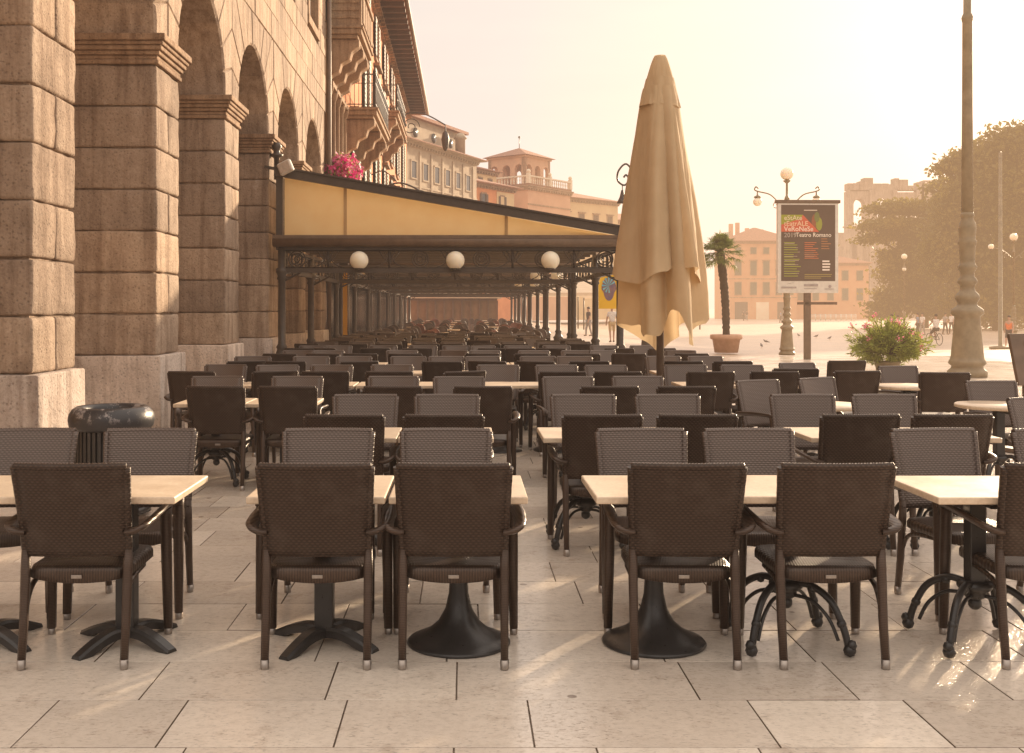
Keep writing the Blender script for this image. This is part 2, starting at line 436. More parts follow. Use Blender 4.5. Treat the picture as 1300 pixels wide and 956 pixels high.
def leaf_mat(name, c1, c2, c3, trans=.35, scale=1.2, fine=9):
    m, nt, b = new_mat(name); v = objc(nt)
    f = math_(nt, 'ADD', math_(nt, 'MULTIPLY', noise_(nt, v, scale, 4), .6), math_(nt, 'MULTIPLY', noise_(nt, v, fine, 2), .4))
    col = ramp(nt, f, [(.32, c1), (.5, c2), (.68, c3)])
    nt.links.new(col, b.inputs['Base Color']); b.inputs['Roughness'].default_value = .55
    tr = nd(nt, 'ShaderNodeBsdfTranslucent'); nt.links.new(col, tr.inputs[0])
    mx = nd(nt, 'ShaderNodeMixShader', i_0=trans); out = nt.nodes['Material Output']
    nt.links.new(b.outputs[0], mx.inputs[1]); nt.links.new(tr.outputs[0], mx.inputs[2]); nt.links.new(mx.outputs[0], out.inputs[0])
    return m
M['leaf_dark'] = leaf_mat('cedar_needles', (.075, .075, .018), (.14, .12, .026), (.24, .18, .040), .5, .35, 3)
M['leaf_oleander'] = leaf_mat('oleander_leaves', (.14, .18, .035), (.26, .30, .06), (.40, .40, .10), .5, 3, 20)
M['leaf_palm'] = leaf_mat('palm_leaves', (.08, .11, .025), (.15, .18, .04), (.24, .25, .07), .45, 2, 8)
M['petal_pink'] = leaf_mat('pink_petals', (.62, .10, .22), (.75, .22, .33), (.85, .45, .5), .4, 6, 30)
M['petal_magenta'] = leaf_mat('magenta_petals', (.45, .01, .12), (.65, .03, .22), (.8, .3, .45), .3, 6, 30)
M['bark'] = simple('bark', (.10, .065, .04), (.05, .033, .022), .9, 4, .7, 14, .05)

# ------------------------------------------------------------------ ground and paving
def ground_mat():
    m, nt, b = new_mat('square_paving'); v = objc(nt)
    br = nd(nt, 'ShaderNodeTexBrick', offset=.5, i_Scale=1.0); nt.links.new(v, br.inputs['Vector'])
    br.inputs['Brick Width'].default_value = .9; br.inputs['Row Height'].default_value = .455; br.inputs['Mortar Size'].default_value = .006
    br.inputs['Color1'].default_value = (.56, .45, .36, 1); br.inputs['Color2'].default_value = (.47, .375, .30, 1); br.inputs['Mortar'].default_value = (.14, .1, .08, 1)
    f = noise_(nt, v, .25, 6, .6)
    col = mixc(nt, .6, br.outputs[0], ramp(nt, f, [(.3, (.72, .7, .68)), (.7, (1.05, 1.03, 1.0))]), 'MULTIPLY')
    nt.links.new(col, b.inputs['Base Color'])
    nt.links.new(math_(nt, 'MULTIPLY_ADD', f, .3, .28), b.inputs['Roughness'])
    return m
gm = ground_mat()
def cuts(a, b, s1, near, s2):
    L = []; t = a
    while t < b:
        L.append(t); t += s2 if near[0] <= t < near[1] else s1
    return L+[b]
GX = cuts(-900, 900, 60, (-20, 40), 2); GY = cuts(-80, 1500, 60, (20, 80), 2)
vs = [(x, y, gz(x, y)-.012) for y in GY for x in GX]
nx = len(GX)
fs = [(j*nx+i, j*nx+i+1, (j+1)*nx+i+1, (j+1)*nx+i) for j in range(len(GY)-1) for i in range(nx-1)]
struct(raw(MB().add(vs, fs, True), 'ground', gm))

def slab_mat():
    m, nt, b = new_mat('worn_stone_slabs'); v = objc(nt)
    at_ = nd(nt, 'ShaderNodeAttribute', attribute_name='tone')
    a = noise_(nt, v, 1.1, 6, .6); f = noise_(nt, v, 24, 6, .7); sp_ = noise_(nt, v, 5, 6, .7)
    col = ramp(nt, at_.outputs['Fac'], [(0, (.55, .475, .405)), (.5, (.74, .65, .56)), (1, (.86, .77, .67))])
    col = mixc(nt, 1.0, col, ramp(nt, math_(nt, 'ADD', at_.outputs['Fac'], 1.0), [(.0, (.42, .36, .31)), (.98, (1, 1, 1))]), 'MULTIPLY')
    col = mixc(nt, .45, col, ramp(nt, a, [(.3, (.72, .68, .65)), (.7, (1.08, 1.05, 1.0))]), 'MULTIPLY')
    col = mixc(nt, .3, col, ramp(nt, f, [(.32, (.55, .5, .45)), (.55, (1, 1, 1))]), 'MULTIPLY')
    vo = nd(nt, 'ShaderNodeTexVoronoi', i_Scale=55.0); nt.links.new(v, vo.inputs['Vector'])
    mp = nd(nt, 'ShaderNodeMapping'); mp.inputs['Scale'].default_value = (38, 70, 38); nt.links.new(v, mp.inputs[0])
    pit = ramp(nt, noise_(nt, mp.outputs[0], 1.0, 3, .6), [(.34, (0, 0, 0)), (.44, (1, 1, 1))])
    col = mixc(nt, math_(nt, 'MULTIPLY', ramp(nt, sp_, [(.4, (0, 0, 0)), (.6, (1, 1, 1))]), .3), col, pit, 'MULTIPLY')
    gum = nd(nt, 'ShaderNodeTexVoronoi', i_Scale=2.6); nt.links.new(v, gum.inputs['Vector'])
    col = mixc(nt, .75, col, ramp(nt, gum.outputs['Distance'], [(.045, (.28, .23, .2)), (.06, (1, 1, 1))]), 'MULTIPLY')
    stain = ramp(nt, sp_, [(.56, (1, 1, 1)), (.70, (.58, .5, .45))])
    col = mixc(nt, .5, col, stain, 'MULTIPLY')
    nt.links.new(col, b.inputs['Base Color'])
    ro = math_(nt, 'MULTIPLY_ADD', a, .24, .02)
    ro = math_(nt, 'MULTIPLY_ADD', f, .09, ro)
    nt.links.new(ro, b.inputs['Roughness']); b.inputs['Specular IOR Level'].default_value = .6
    n1 = bump(nt, b, pit, .3, .004); n2 = bump(nt, b, f, .22, .004, n1); bump(nt, b, a, .1, .02, n2)
    return m
mb = MB(); tones = []
y = 4.66-.455*6; row = 0
while y < 34:
    x = -9+rnd.random()
    while x < 15:
        L = rnd.uniform(.5, 1.0)
        g_ = .0020; c = .0022
        x0, x1, y0, y1 = x+g_, x+L-g_, y+g_, y+.455-g_
        h = rnd.uniform(-.0012, .0012); tx, ty = rnd.uniform(-.0016, .0016), rnd.uniform(-.0022, .0022)
        z = lambda a, b_: h+(a-(x0+x1)/2)*tx+(b_-(y0+y1)/2)*ty
        P = [(x0, y0, -.02), (x1, y0, -.02), (x1, y1, -.02), (x0, y1, -.02)]
        d = .0009
        Q = [(x0, y0, z(x0, y0)-c), (x1, y0, z(x1, y0)-c), (x1, y1, z(x1, y1)-c), (x0, y1, z(x0, y1)-c)]
        T = [(x0+c, y0+c, z(x0, y0)), (x1-c, y0+c, z(x1, y0)), (x1-c, y1-d, z(x1, y1)), (x0+c, y1-d, z(x0, y1))]
        F = [(8, 9, 10, 11)]
        for i in range(4): F += [(i, (i+1) % 4, 4+(i+1) % 4, 4+i), (4+i, 4+(i+1) % 4, 8+(i+1) % 4, 8+i)]
        mb.add(P+Q+T, F); tones += [-1.5]*8+[min(1, max(0, rnd.gauss(.5, .2)))]*4
        x += L
    y += .455; row += 1
po = raw(mb, 'paving', slab_mat())
at_ = po.data.attributes.new('tone', 'FLOAT', 'POINT'); at_.data.foreach_set('value', tones)
struct(po)
# ------------------------------------------------------------------ wicker armchairs
def backrest_mb(nx=10, nz=12):
    mb = MB(); z0, z1 = .475, .872
    def P(a, t, side):
        z = z0+(z1-z0)*t; hw = .2215+.013*t+.005*t*t
        yc = -.215-.085*t**1.2; u = (a*2-1)
        y = yc-.026*(1-u*u)*(.5+.5*t)+(.5-side)*.030
        return (u*hw, y, z)
    vs = [P(i/nx, j/nz, s) for s in (0, 1) for j in range(nz+1) for i in range(nx+1)]
    W = nx+1; H = (nz+1)*W; fs = []
    for j in range(nz):
        for i in range(nx):
            a = j*W+i; fs.append((a, a+1, a+W+1, a+W)); fs.append((H+a, H+a+W, H+a+W+1, H+a+1))
    for j in range(nz):
        for i in (0, nx): a = j*W+i; fs.append((a, a+W, H+a+W, H+a))
    for i in range(nx): fs.append((i, H+i, H+i+1, i+1))
    mb.add(vs, fs, True)
    top = []; rs = []; n = 72                      # braided roll along the top and sides
    for k in range(n+1):
        a = k/n; p = P(a, 1, .5); top.append((p[0]*1.0, p[1]-.002, p[2]+.003)); rs.append(.0185 if k % 2 else .0155)
    mb.tube(top, rs, 8)
    for a in (0, 1):
        L = [P(a, t/14, .5) for t in range(15)]
        mb.tube(L, [.0175-.001*(i % 2) for i in range(15)], 8)
    return mb
def seat_mb():
    mb = MB(); n = 40; rings = []
    def outline(k, grow=0):
        th = 2*PI*k/n; c, s_ = math.cos(th), math.sin(th); m = (abs(c)**9+abs(s_)**9)**(-1/9)
        return (c*m*(.222+grow), s_*m*(.228+grow)+.005)
    for grow, z in ((-.012, 'b'), (0, 'b+'), (0, .408), (-.008, .424), (-.025, .43)):
        r = []
        for k in range(n):
            x, y = outline(k, grow); zz = z
            if isinstance(z, str): zz = .352+.03*(x/.24)**2+(.004 if z == 'b+' else 0)
            r.append((x, y, zz))
        rings.append(r)
    for q in (.6, .25): rings.append([(x*q, (y-.005)*q+.005, .43-.012*(1-q)) for x, y, z in rings[4]])
    vs = [p for r in rings for p in r]+[(0, .005, .416)]; fs = []
    for i in range(len(rings)-1):
        for k in range(n): fs.append((i*n+k, i*n+(k+1) % n, (i+1)*n+(k+1) % n, (i+1)*n+k))
    o = (len(rings)-1)*n
    for k in range(n): fs.append((o+k, o+(k+1) % n, len(vs)-1))
    fs.append(tuple(range(n))[::-1])
    mb.add(vs, fs, True)
    for sx in (-1, 1):                             # side brackets that curve down to the rear legs
        mb.tube(spline([(sx*.210, .05, .372), (sx*.211, -.12, .355), (sx*.2125, -.195, .32), (sx*.2145, -.236, .25)], 4), .012, 6)
    return mb
def rear_leg(sx): return MB().tube([(sx*.2205, -.216, .52), (sx*.2205, -.222, .42), (sx*.220, -.243, .2), (sx*.2195, -.272, .03)], [.0175, .020, .0185, .0165], 8, sq=True)
def front_leg(sx): return MB().tube([(sx*.270, .195, .605), (sx*.270, .205, .57), (sx*.272, .213, .35), (sx*.276, .224, .03)], [.027, .026, .0245, .020], 8, sq=True)
def arm_mb(sx): return MB().tube(spline([(sx*.226, -.232, .582), (sx*.262, -.245, .590), (sx*.288, -.205, .603), (sx*.292, -.05, .615), (sx*.284, .10, .618), (sx*.275, .19, .612), (sx*.271, .218, .592), (sx*.270, .222, .565)], 5), .031, 10, flat=.5)
def cap_mb(x, y): return MB().lathe([(.0, 0), (.0175, 0), (.0185, .004), (.0195, .042), (.0, .042)], 10, (x, y, 0))
def make_chair(label, group):
    t = empty('wicker_armchair', label, 'armchair', group=group)
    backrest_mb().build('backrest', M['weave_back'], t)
    seat_mb().build('seat', M['weave_seat'], t)
    for sx in (-1, 1):
        l = rear_leg(sx).build('leg', M['weave_leg'], t); cap_mb(sx*.2195, -.272).build('foot_cap', M['steel_tip'], l)
        l = front_leg(sx).build('leg', M['weave_leg'], t); cap_mb(sx*.276, .224).build('foot_cap', M['steel_tip'], l)
        arm_mb(sx).build('armrest', M['weave_leg'], t)
    MB().box((0, -.2265, .385), (.046, .006, .015)).build('badge', M['steel_tip'], t, bevel=.0015)
    return t
def make_chair_plain(label, group):               # the same chair for the rows too far off to show its parts
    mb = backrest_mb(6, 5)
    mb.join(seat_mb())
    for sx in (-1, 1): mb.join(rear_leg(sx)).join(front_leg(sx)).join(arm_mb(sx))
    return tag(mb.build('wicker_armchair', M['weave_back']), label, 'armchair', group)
CH = {}
def chair(x, y, rz, label, group, plain=False, base=None):
    k = plain
    if k not in CH: o = CH[k] = (make_chair_plain if plain else make_chair)(label, group)
    else: o = copy_tree(CH[k])
    o.location = (x, y, gz(x, y)); o.rotation_euler = (0, 0, rz); o['label'] = label; o['group'] = group
    return o

# ------------------------------------------------------------------ tables
def top_mb(kind):
    if kind == 'round': return MB().lathe([(0, .695), (.335, .695), (.35, .70), (.35, .721), (.343, .727), (0, .727)], 40)
    return MB().box((0, 0, .711), (.606, .606, .032))
def ped_trumpet():
    return MB().lathe([(.0, 0), (.235, 0), (.24, .006), (.232, .016), (.19, .034), (.14, .06), (.095, .10), (.062, .16), (.046, .23), (.041, .32), (.041, .66), (.07, .67), (.07, .69), (0, .69)], 40)
def column_mb(kind):
    mb = MB()
    if kind == 'star': mb.box((0, 0, .36), (.085, .085, .63)); mb.box((0, 0, .685), (.4, .07, .018)); mb.box((0, 0, .666), (.07, .4, .018))
    else:
        mb.box((0, 0, .48), (.075, .075, .40)); mb.lathe([(0, .2), (.02, .2), (.045, .215), (.05, .24), (.075, .255), (.08, .27), (.07, .29), (0, .29)], 16); mb.sphere((0, 0, .185), .032, 10)
        mb.box((0, 0, .685), (.42, .06, .018)); mb.box((0, 0, .666), (.06, .42, .018))
    return mb
def foot_mb(kind, a):
    c, s_ = math.cos(a), math.sin(a); mb = MB()
    if kind == 'star':
        P = spline([(.0, .075), (.1, .082), (.2, .055), (.29, .016)], 5); k = len(P); vs = []
        for i, p in enumerate(P):
            w_ = .075-.02*i/(k-1); lo_ = max(0, p.y-.045)
            for q, zz in ((-.5, lo_), (.5, lo_), (.5, p.y-.012), (.36, p.y), (-.36, p.y), (-.5, p.y-.012)): vs.append((c*p.x-s_*q*w_, s_*p.x+c*q*w_, max(zz, lo_)))
        fs = [(i*6+q, i*6+(q+1) % 6, i*6+6+(q+1) % 6, i*6+6+q) for i in range(k-1) for q in range(6)]
        mb.add(vs, fs+[tuple(range(6)), tuple(range(k*6-6, k*6))[::-1]])
    else:
        def Q(L): return [(c*r_, s_*r_, z_) for r_, z_ in L]
        mb.tube(spline(Q([(.03, .275), (.12, .285), (.22, .23), (.28, .12), (.305, .03)]), 5), [.017]*20+[.015], 7)
        mb.tube(spline(Q([(.04, .225), (.13, .215), (.21, .15), (.255, .06)]), 5), .009, 6)
        mb.sphere(Q([(.13, .272)])[0], .021, 8); mb.sphere(Q([(.27, .14)])[0], .023, 8)
        mb.sphere(Q([(.308, .03)])[0], .03, 8, (1, 1, 1)); mb.sphere(Q([(.318, .055)])[0], .024, 8)
    return mb
TB = {}
def table(x, y, kind, label, group, rz=0, rnd_top=False):
    k = (kind, rnd_top)
    if k not in TB:
        t = empty('cafe_table', label, 'table', group=group)
        top_mb('round' if rnd_top else 'sq').build('tabletop', M['tabletop'], t, bevel=0 if rnd_top else .006)
        if kind == 'trumpet': ped_trumpet().build('pedestal', M['black_metal'], t)
        else:
            column_mb(kind).build('column', M['black_metal'], t, bevel=.006)
            for i in range(4): foot_mb(kind, PI/4+i*PI/2 if kind == 'cast' else PI/4+.25+i*PI/2).build('foot', M['black_metal'], t)
        TB[k] = t
    else: t = copy_tree(TB[k])
    t.location = (x, y, 0); t.rotation_euler = (0, 0, rz); t['label'] = label; t['group'] = group
    return t
KW = {'star': 'a four-footed iron base', 'trumpet': 'a round trumpet base', 'cast': 'an ornate cast-iron base'}
G_NEAR, G_TAB = 'wicker armchairs at the cafe tables', 'cream cafe tables in rows'

# row: (near back y, far back y, [(x, near?, far?, dxn, rzn, dxf, rzf)], tables)
def row_set(i, yn, yf, near, far, tabs, plain):
    rn = ORD[i]
    for j, (x, rz) in enumerate(near):
        lab = f'dark wicker armchair facing away, {ORD[j+1]} from the arcade end of the {rn} row'
        chair(x, yn+.295+(u(.05) if i > 3 else 0), rz, lab, G_NEAR, plain)
    for j, (x, rz) in enumerate(far):
        lab = f'dark wicker armchair facing the viewer, {ORD[j+1]} from the arcade end of the {rn} row'
        chair(x, yf-.295+(u(.06) if i > 2 else 0), PI+rz, lab, G_NEAR, plain)
    for j, (x, y, kind, rz) in enumerate(tabs):
        lab = f'cream square table on {KW[kind]}, {ORD[j+1]} from the arcade in the {rn} row'
        table(x, y, kind, lab, G_TAB, rz)
u = lambda a: rnd.uniform(-a, a)

row_set(1, 4.54, 5.82,
        [(-1.685, .01), (-.639, 0), (-.046, -.01), (.954, -.015), (1.585, .01), (2.55, -.02)],
        [(-2.36, .05), (-1.71, .03), (-.746, .0), (-.108, -.02), (.974, .03), (1.558, .02), (2.60, .12), (3.26, .1)],
        [(-2.22, 4.93, 'star', 0), (-1.565, 4.93, 'star', 0), (-.650, 4.93, 'star', 0), (-.028, 4.93, 'trumpet', 0), (.876, 4.93, 'trumpet', .0), (1.492, 4.94, 'cast', 0), (2.36, 4.92, 'cast', 0)], False)
row_set(2, 6.62, 8.13,
        [(-.75, .0), (-.137, .02), (.853, .01), (1.45, -.01), (2.456, .02), (3.04, -.02)],
        [(-.753, .02), (-.145, -.03), (.904, .0), (1.56, .04), (2.59, .03), (3.21, .02)],
        [(-.735, 7.03, 'star', 0), (-.12, 7.03, 'star', 0), (.80, 7.03, 'cast', 0), (1.41, 7.03, 'trumpet', 0), (2.50, 7.04, 'cast', 0), (3.1, 7.03, 'cast', 0)], False)
row_set(3, 9.0, 10.25,
        [(-2.10, -.03), (-1.50, .0), (-.62, .03), (.16, -.02), (1.22, .02), (1.88, -.02)],
        [(-2.38, .05), (-1.62, .0), (-.70, -.03), (-.05, .02), (1.0, .03), (1.68, .02)],
        [(-2.2, 9.42, 'cast', 0), (-1.59, 9.42, 'star', 0), (-.62, 9.42, 'star', 0), (0.0, 9.42, 'cast', 0), (1.1, 9.42, 'cast', 0), (1.72, 9.42, 'trumpet', 0)], False)
YN = [11.15+2.12*k for k in range(9)]
for k, yn in enumerate(YN):
    yf = yn+1.28; cols = [-2.75, -2.12, -1.48, -.84, -.22, .38, .98, 1.60]
    if yn < 14.5: cols += [2.72 if yn > 12 else 2.6, 3.3]
    elif yn < 18: cols += [2.4, 3.2]
    elif yn < 22: cols += [2.2]
    near, far, tabs = [], [], []
    for x in cols:
        d = u(.07)
        if rnd.random() < .92: near.append((x+d+u(.09), u(.10) if rnd.random() < .78 else u(.6)))
        if rnd.random() < .94: far.append((x+d+u(.09), u(.10) if rnd.random() < .78 else u(.6)))
        tabs.append((x+u(.015), yn+.42, rnd.choice(['star', 'cast', 'trumpet']), 0))
    if yn < 15.5: row_set(4+k, yn+u(.05), yf+u(.05), near, far, tabs, False)
    else:
        for x, rz in near: chair(x, yn+.295+u(.08), rz, 'dark wicker armchair facing away in the crowded far rows in front of the iron awning', 'wicker armchairs in the far rows, backs to the viewer', True)
        for x, rz in far: chair(x, yf-.295+u(.08), PI+rz, 'dark wicker armchair facing the viewer in the crowded far rows by the iron awning', 'wicker armchairs in the far rows, facing the viewer', True)
        for x, y, kd, rz in tabs: table(x, y, kd, 'cream square table almost hidden among the far rows of wicker chairs', 'cream tables in the far rows')
# looser seating round the circular tables on the side of the open square
sq = 'loose armchairs round the circular tables'
for px, py, rz, lab in ((962, 483, PI+.45, 'wicker armchair turned sideways with its armrests showing, nearest the closed umbrella'),
                        (1037, 480, PI+.55, 'wicker armchair tilted toward the square beside the pair of square tables'),
                        (1088, 471, .03, 'wicker armchair facing away, just before the oleander bush'),
                        (1140, 465, PI+.2, 'wicker armchair facing the viewer under the right side of the oleander bush'),
                        (1199, 473, -.16, 'wicker armchair with a tall straight back beside the lamp post base'),
                        (1258, 484, PI+.12, 'wicker armchair facing the viewer behind the round table, farthest from the arcade'),
                        (1012, 461, PI+.3, 'wicker armchair facing the viewer below the poster stand'),
                        (1075, 458, .1, 'wicker armchair in the last row, between poster stand and oleander'),
                        (1010, 468, -.05, 'wicker armchair facing away below the poster stand'),
                        (1312, 505, PI+.35, 'wicker armchair cut by the edge of the picture near the round table')):
    s_ = (py-391)/.664; Y = 1350/s_; X = (px-590)/s_
    back = -.295
    chair(X-math.sin(rz)*.295, Y+math.cos(rz)*.295, rz, lab, sq)
for px, py, lab in ((1268, 513, 'round cream table farthest from the arcade, by the tall lamp post'), (1150, 489, 'round cream table between two armchairs below the oleander bush'), (1045, 513, 'round cream table beside the sideways armchair')):
    Y = .823*1350/(py-391); table((px-590)*Y/1350, Y, 'cast', lab, 'round cream tables', 0, True)

# ------------------------------------------------------------------ bistro chairs under the awnings
def bistro_chair(label, group, mat_):
    t = empty('bistro_chair', label, 'chair', group=group)
    mb = MB(); mb.lathe([(0, .43), (.20, .43), (.215, .445), (.20, .46), (0, .465)], 20); mb.build('seat', mat_, t)
    bk = MB(); pts = [(-.2, -.16, .45)]
    for k in range(11):
        a = PI-PI*k/10; pts.append((.235*math.cos(a), -.20-.05*math.sin(a), .60+.27*math.sin(a)**.75))
    pts.append((.2, -.16, .45)); bk.tube(pts, .02, 6)
    vs = []; fs = []
    for j in range(6):
        t_ = j/5
        for i in range(9):
            x = -.2+.4*i/8; zt = .60+.25*max(0, 1-(x/.22)**2)**.4; z = .50+(zt-.5)*t_
            vs.append((x, -.19-.045*(1-(x/.2)**2)-.02*t_, z))
    for j in range(5):
        for i in range(8): fs.append((j*9+i, j*9+i+1, j*9+i+10, j*9+i+9))
    bk.add(vs, fs, True); bk.build('backrest', mat_, t)
    for sx in (-1, 1):
        for sy in (-1, 1): MB().tube([(sx*.15, sy*.14, .44), (sx*.19, sy*.19, 0)], .015, 6).build('leg', M['black_metal'], t)
    return t
bm_ = [simple('dark_rattan', (.10, .058, .038), (.05, .03, .02), .55, 30, .3, 80, .004), simple('red_rattan', (.24, .085, .05), (.13, .05, .032), .55, 12, .3, 80, .004)]
BC = {}
for r_ in range(13):
    y = 30.6+r_*(1.75+.12*r_)
    for c_ in range(7):
        x = -2.7+c_*.86+u(.15)
        if abs(x-2.8) < .3 or rnd.random() < .08: continue
        k = 1 if rnd.random() < .2 else 0
        lab = ('reddish' if k else 'dark brown')+' round-backed bistro chair in the crowd under the iron awning'
        grp = ('reddish' if k else 'dark')+' bistro chairs under the awning'
        if k not in BC: o = BC[k] = bistro_chair(lab, grp, bm_[k])
        else: o = copy_tree(BC[k])
        yy = y+u(.2)
        o.location = (x, yy, 0); o.rotation_euler = (0, 0, rnd.choice([0, PI, .6, -.7, 2.6])+u(.4))
    if r_ % 2 == 0:
        for c_ in range(3): table(-2.2+c_*1.75, y+.85, 'cast', 'small round cream table among the bistro chairs under the awning', 'round tables under the awning', 0, True)

# ------------------------------------------------------------------ litter bin
t = empty('litter_bin', 'black slatted litter bin with a worn rounded rim, beside the pale pier base', 'litter bin', (-2.64, 7.95, 0))
MB().lathe([(0, .03), (.245, .03), (.25, .05), (.25, .66), (.24, .66), (.24, .08), (0, .08)], 48).build('liner', M['black_metal'], t)
mb = MB()
for k in range(44):
    a = 2*PI*k/44; mb.box((.268*math.cos(a), .268*math.sin(a), .355), (.012, .024, .62), a)
mb.lathe([(.255, .03), (.285, .03), (.285, .075), (.255, .075)], 48); mb.lathe([(.255, .33), (.278, .33), (.278, .36), (.255, .36)], 48)
mb.build('slat_cage', M['black_metal'], t)
MB().lathe([(.225, .655), (.285, .65), (.303, .675), (.31, .72), (.303, .765), (.28, .80), (.25, .818), (.215, .815), (.20, .79), (.20, .70), (.225, .655)], 56).build('rim', M['bin'], t)

# menu lectern at the edge of the square
t = empty('menu_lectern', 'dark wooden menu lectern at the edge of the terrace', 'lectern', (6.02, 11.4, 0), .3)
MB().box((0, 0, .6), (.06, .06, 1.2)).build('post', M['iron_brown'], t, bevel=.006)
MB().box((0, 0, .025), (.4, .36, .05)).build('foot', M['iron_brown'], t, bevel=.01)
MB().box((0, -.03, 1.0), (.42, .04, .56), M=Matrix.Rotation(R(-14), 4, 'X')).build('board', M['iron_brown'], t, bevel=.006)

# ------------------------------------------------------------------ closed umbrella
UX, UY = 2.37, 12.9
t = empty('closed_umbrella', 'tall closed sand-coloured market umbrella on a dark pole', 'umbrella', (UX, UY, 0))
K = UY/1350
Z = lambda py: 1.55+(391-py)*K
MB().tube([(0, 0, .06), (0, 0, 4.55)], .045, 14).build('pole', M['iron_brown'], t)
MB().lathe([(0, 0), (.36, 0), (.38, .03), (.36, .07), (.1, .10), (.075, .35), (0, .35)], 28).build('base', M['black_metal'], t)
MB().lathe([(0, 4.50), (.05, 4.5), (.06, 4.53), (.03, 4.58), (0, 4.6)], 14).build('finial', M['iron_brown'], t)
def folded(zt, zb, rt, rb, nf, amp, hem, seed, n=144, m=46, belly=0., pw=1.0, shear=0, notch=False):
    rr = random.Random(seed); ph = [rr.uniform(0, 2*PI) for _ in range(6)]
    vs, fs = [], []
    for i in range(m+1):
        s_ = i/m
        for j in range(n):
            th = 2*PI*j/n
            w_ = th+.22*math.sin(2*th+ph[0])+.12*math.sin(3*th+ph[1])+.10*math.sin(s_*2.2+ph[3])
            f = math.cos(nf*w_+ph[2]); f = f*(.78+.22*abs(f))+.30*math.cos((2*nf-1)*w_+ph[4]+s_*1.6)*s_
            hm = hem*(.9*math.cos(2*th+ph[5])+.55*math.cos(3*th+ph[1])+.35*abs(math.cos(nf*w_+ph[2]))-.2)
            dth = (th+PI/2+PI) % (2*PI)-PI
            if notch: hm += .36*math.exp(-(dth/.24)**2)
            z = zt+(zb+hm-zt)*s_
            r_ = (rt+(rb-rt)*s_**pw)*(1+belly*math.sin(PI*s_))
            r_ *= 1+amp*(.16+.84*min(1, s_*1.25))*f
            cr = s_*(.016*noise.noise(Vector((math.cos(th)*3, math.sin(th)*3, z*2.2+seed)))+.010*noise.noise(Vector((math.cos(th)*9, math.sin(th)*9, z*1.3+seed)))+.006*noise.noise(Vector((math.cos(th)*7, math.sin(th)*7, z*9+seed))))
            vs.append(((r_+cr)*math.cos(th)+shear*s_, (r_+cr)*math.sin(th), z))
    for i in range(m):
        for j in range(n): fs.append((i*n+j, i*n+(j+1) % n, (i+1)*n+(j+1) % n, (i+1)*n+j))
    return MB().add(vs, fs, True)
folded(Z(112), Z(425), .20, .46, 5, .30, .15, 5, pw=.75, belly=.10, shear=.085, notch=True).build('inner_folds', M['umbrella_canvas'], t)
folded(Z(100), Z(352), .17, .53, 5, .21, .07, 12, pw=.86, shear=.02).build('canopy', M['umbrella_canvas'], t)
folded(Z(71), Z(137), .068, .25, 4, .06, .02, 21, m=16, pw=.8).build('vent', M['umbrella_canvas'], t)
MB().lathe([(0, Z(70.5)), (.04, Z(70.6)), (.068, Z(72.5)), (.07, Z(75)), (0, Z(75))], 20).build('top_cap', M['umbrella_canvas'], t)
# ------------------------------------------------------------------ the stone arcade
XF, XB = -3.56, -4.70
PER, B1, PW = 3.52, 9.73, .97
arc = empty('arcade_building', 'rusticated tan stone arcade building with arches and pale plinths', 'building', (0, 0, 0))
SPR = 4.70; ZC = 6.55; YEND = 27.3
for k in range(-1, 6):
    yb = B1+PER*k; ya = yb-PW
    p = MB()
    for c_ in range(7):
        z0 = 1.0+.481*c_
        g_ = .006
        if (c_+k) % 2: rough_block(p, XB, XF, ya, yb, z0+g_, z0+.481-g_)
        else:
            ym = ya+PW*.52
            rough_block(p, XB, XF, ya, ym-.004, z0+g_, z0+.481-g_); rough_block(p, XB, XF, ym+.004, yb, z0+g_, z0+.481-g_)
    p.box2((XB+.05, ya+.05, .9), (XF-.05, yb-.05, 4.4))
    po_ = p.build('pier', M['stone'], arc)
    q = MB(); rough_block(q, XB-.05, XF+.07, ya-.06, yb+.06, 0, 1.0, r=.02, amp=.006, step=.2)
    q.build('plinth', M['plinth'], po_)
    c = MB()
    for (z0, z1, e) in ((4.367, 4.42, .03), (4.42, 4.47, .015), (4.47, 4.52, .045), (4.52, 4.575, .075), (4.575, 4.62, .10), (4.62, 4.70, .13)):
        c.box2((XB-e, ya-e, z0), (XF+e, yb+e, z1-.002))
    c.build('capital', M['trim_stone'], po_, bevel=.012)
NV = 11
ar = MB(); wl = MB()
for k in range(-1, 6):
    yb = B1+PER*k
    # arch from this pier's far side to the next pier
    y0 = yb; y1 = yb+PER-PW; yc = (y0+y1)/2; r0 = (y1-y0)/2
    if k == 5:
        break
    hw = PER/2; hh = ZC-SPR
    for i in range(NV):
        a0, a1 = PI*i/NV, PI*(i+1)/NV
        def outer(a):
            c_, s_ = math.cos(a), math.sin(a)
            return min(hw/max(abs(c_), 1e-6), hh/max(s_, 1e-6))
        poly = []
        for q in range(4): a = a0+(a1-a0)*q/3; poly.append((r0*math.cos(a), r0*math.sin(a)))
        b = [(outer(a1)*math.cos(a1), outer(a1)*math.sin(a1))]
        for ca in (PI-math.atan2(hh, hw), math.atan2(hh, hw)):
            if a0+1e-4 < ca < a1-1e-4: b.append((outer(ca)*math.cos(ca), outer(ca)*math.sin(ca)))
        b.append((outer(a0)*math.cos(a0), outer(a0)*math.sin(a0)))
        pts = [(XB, yc+p_[0], SPR+max(0, p_[1])) for p_ in poly+b]
        ar.prism(pts, (XF-.035-XB+rnd.uniform(0, .012), 0, 0), .028).tone(rnd.random())
ar.build('arch_ring', M['stone'], arc)
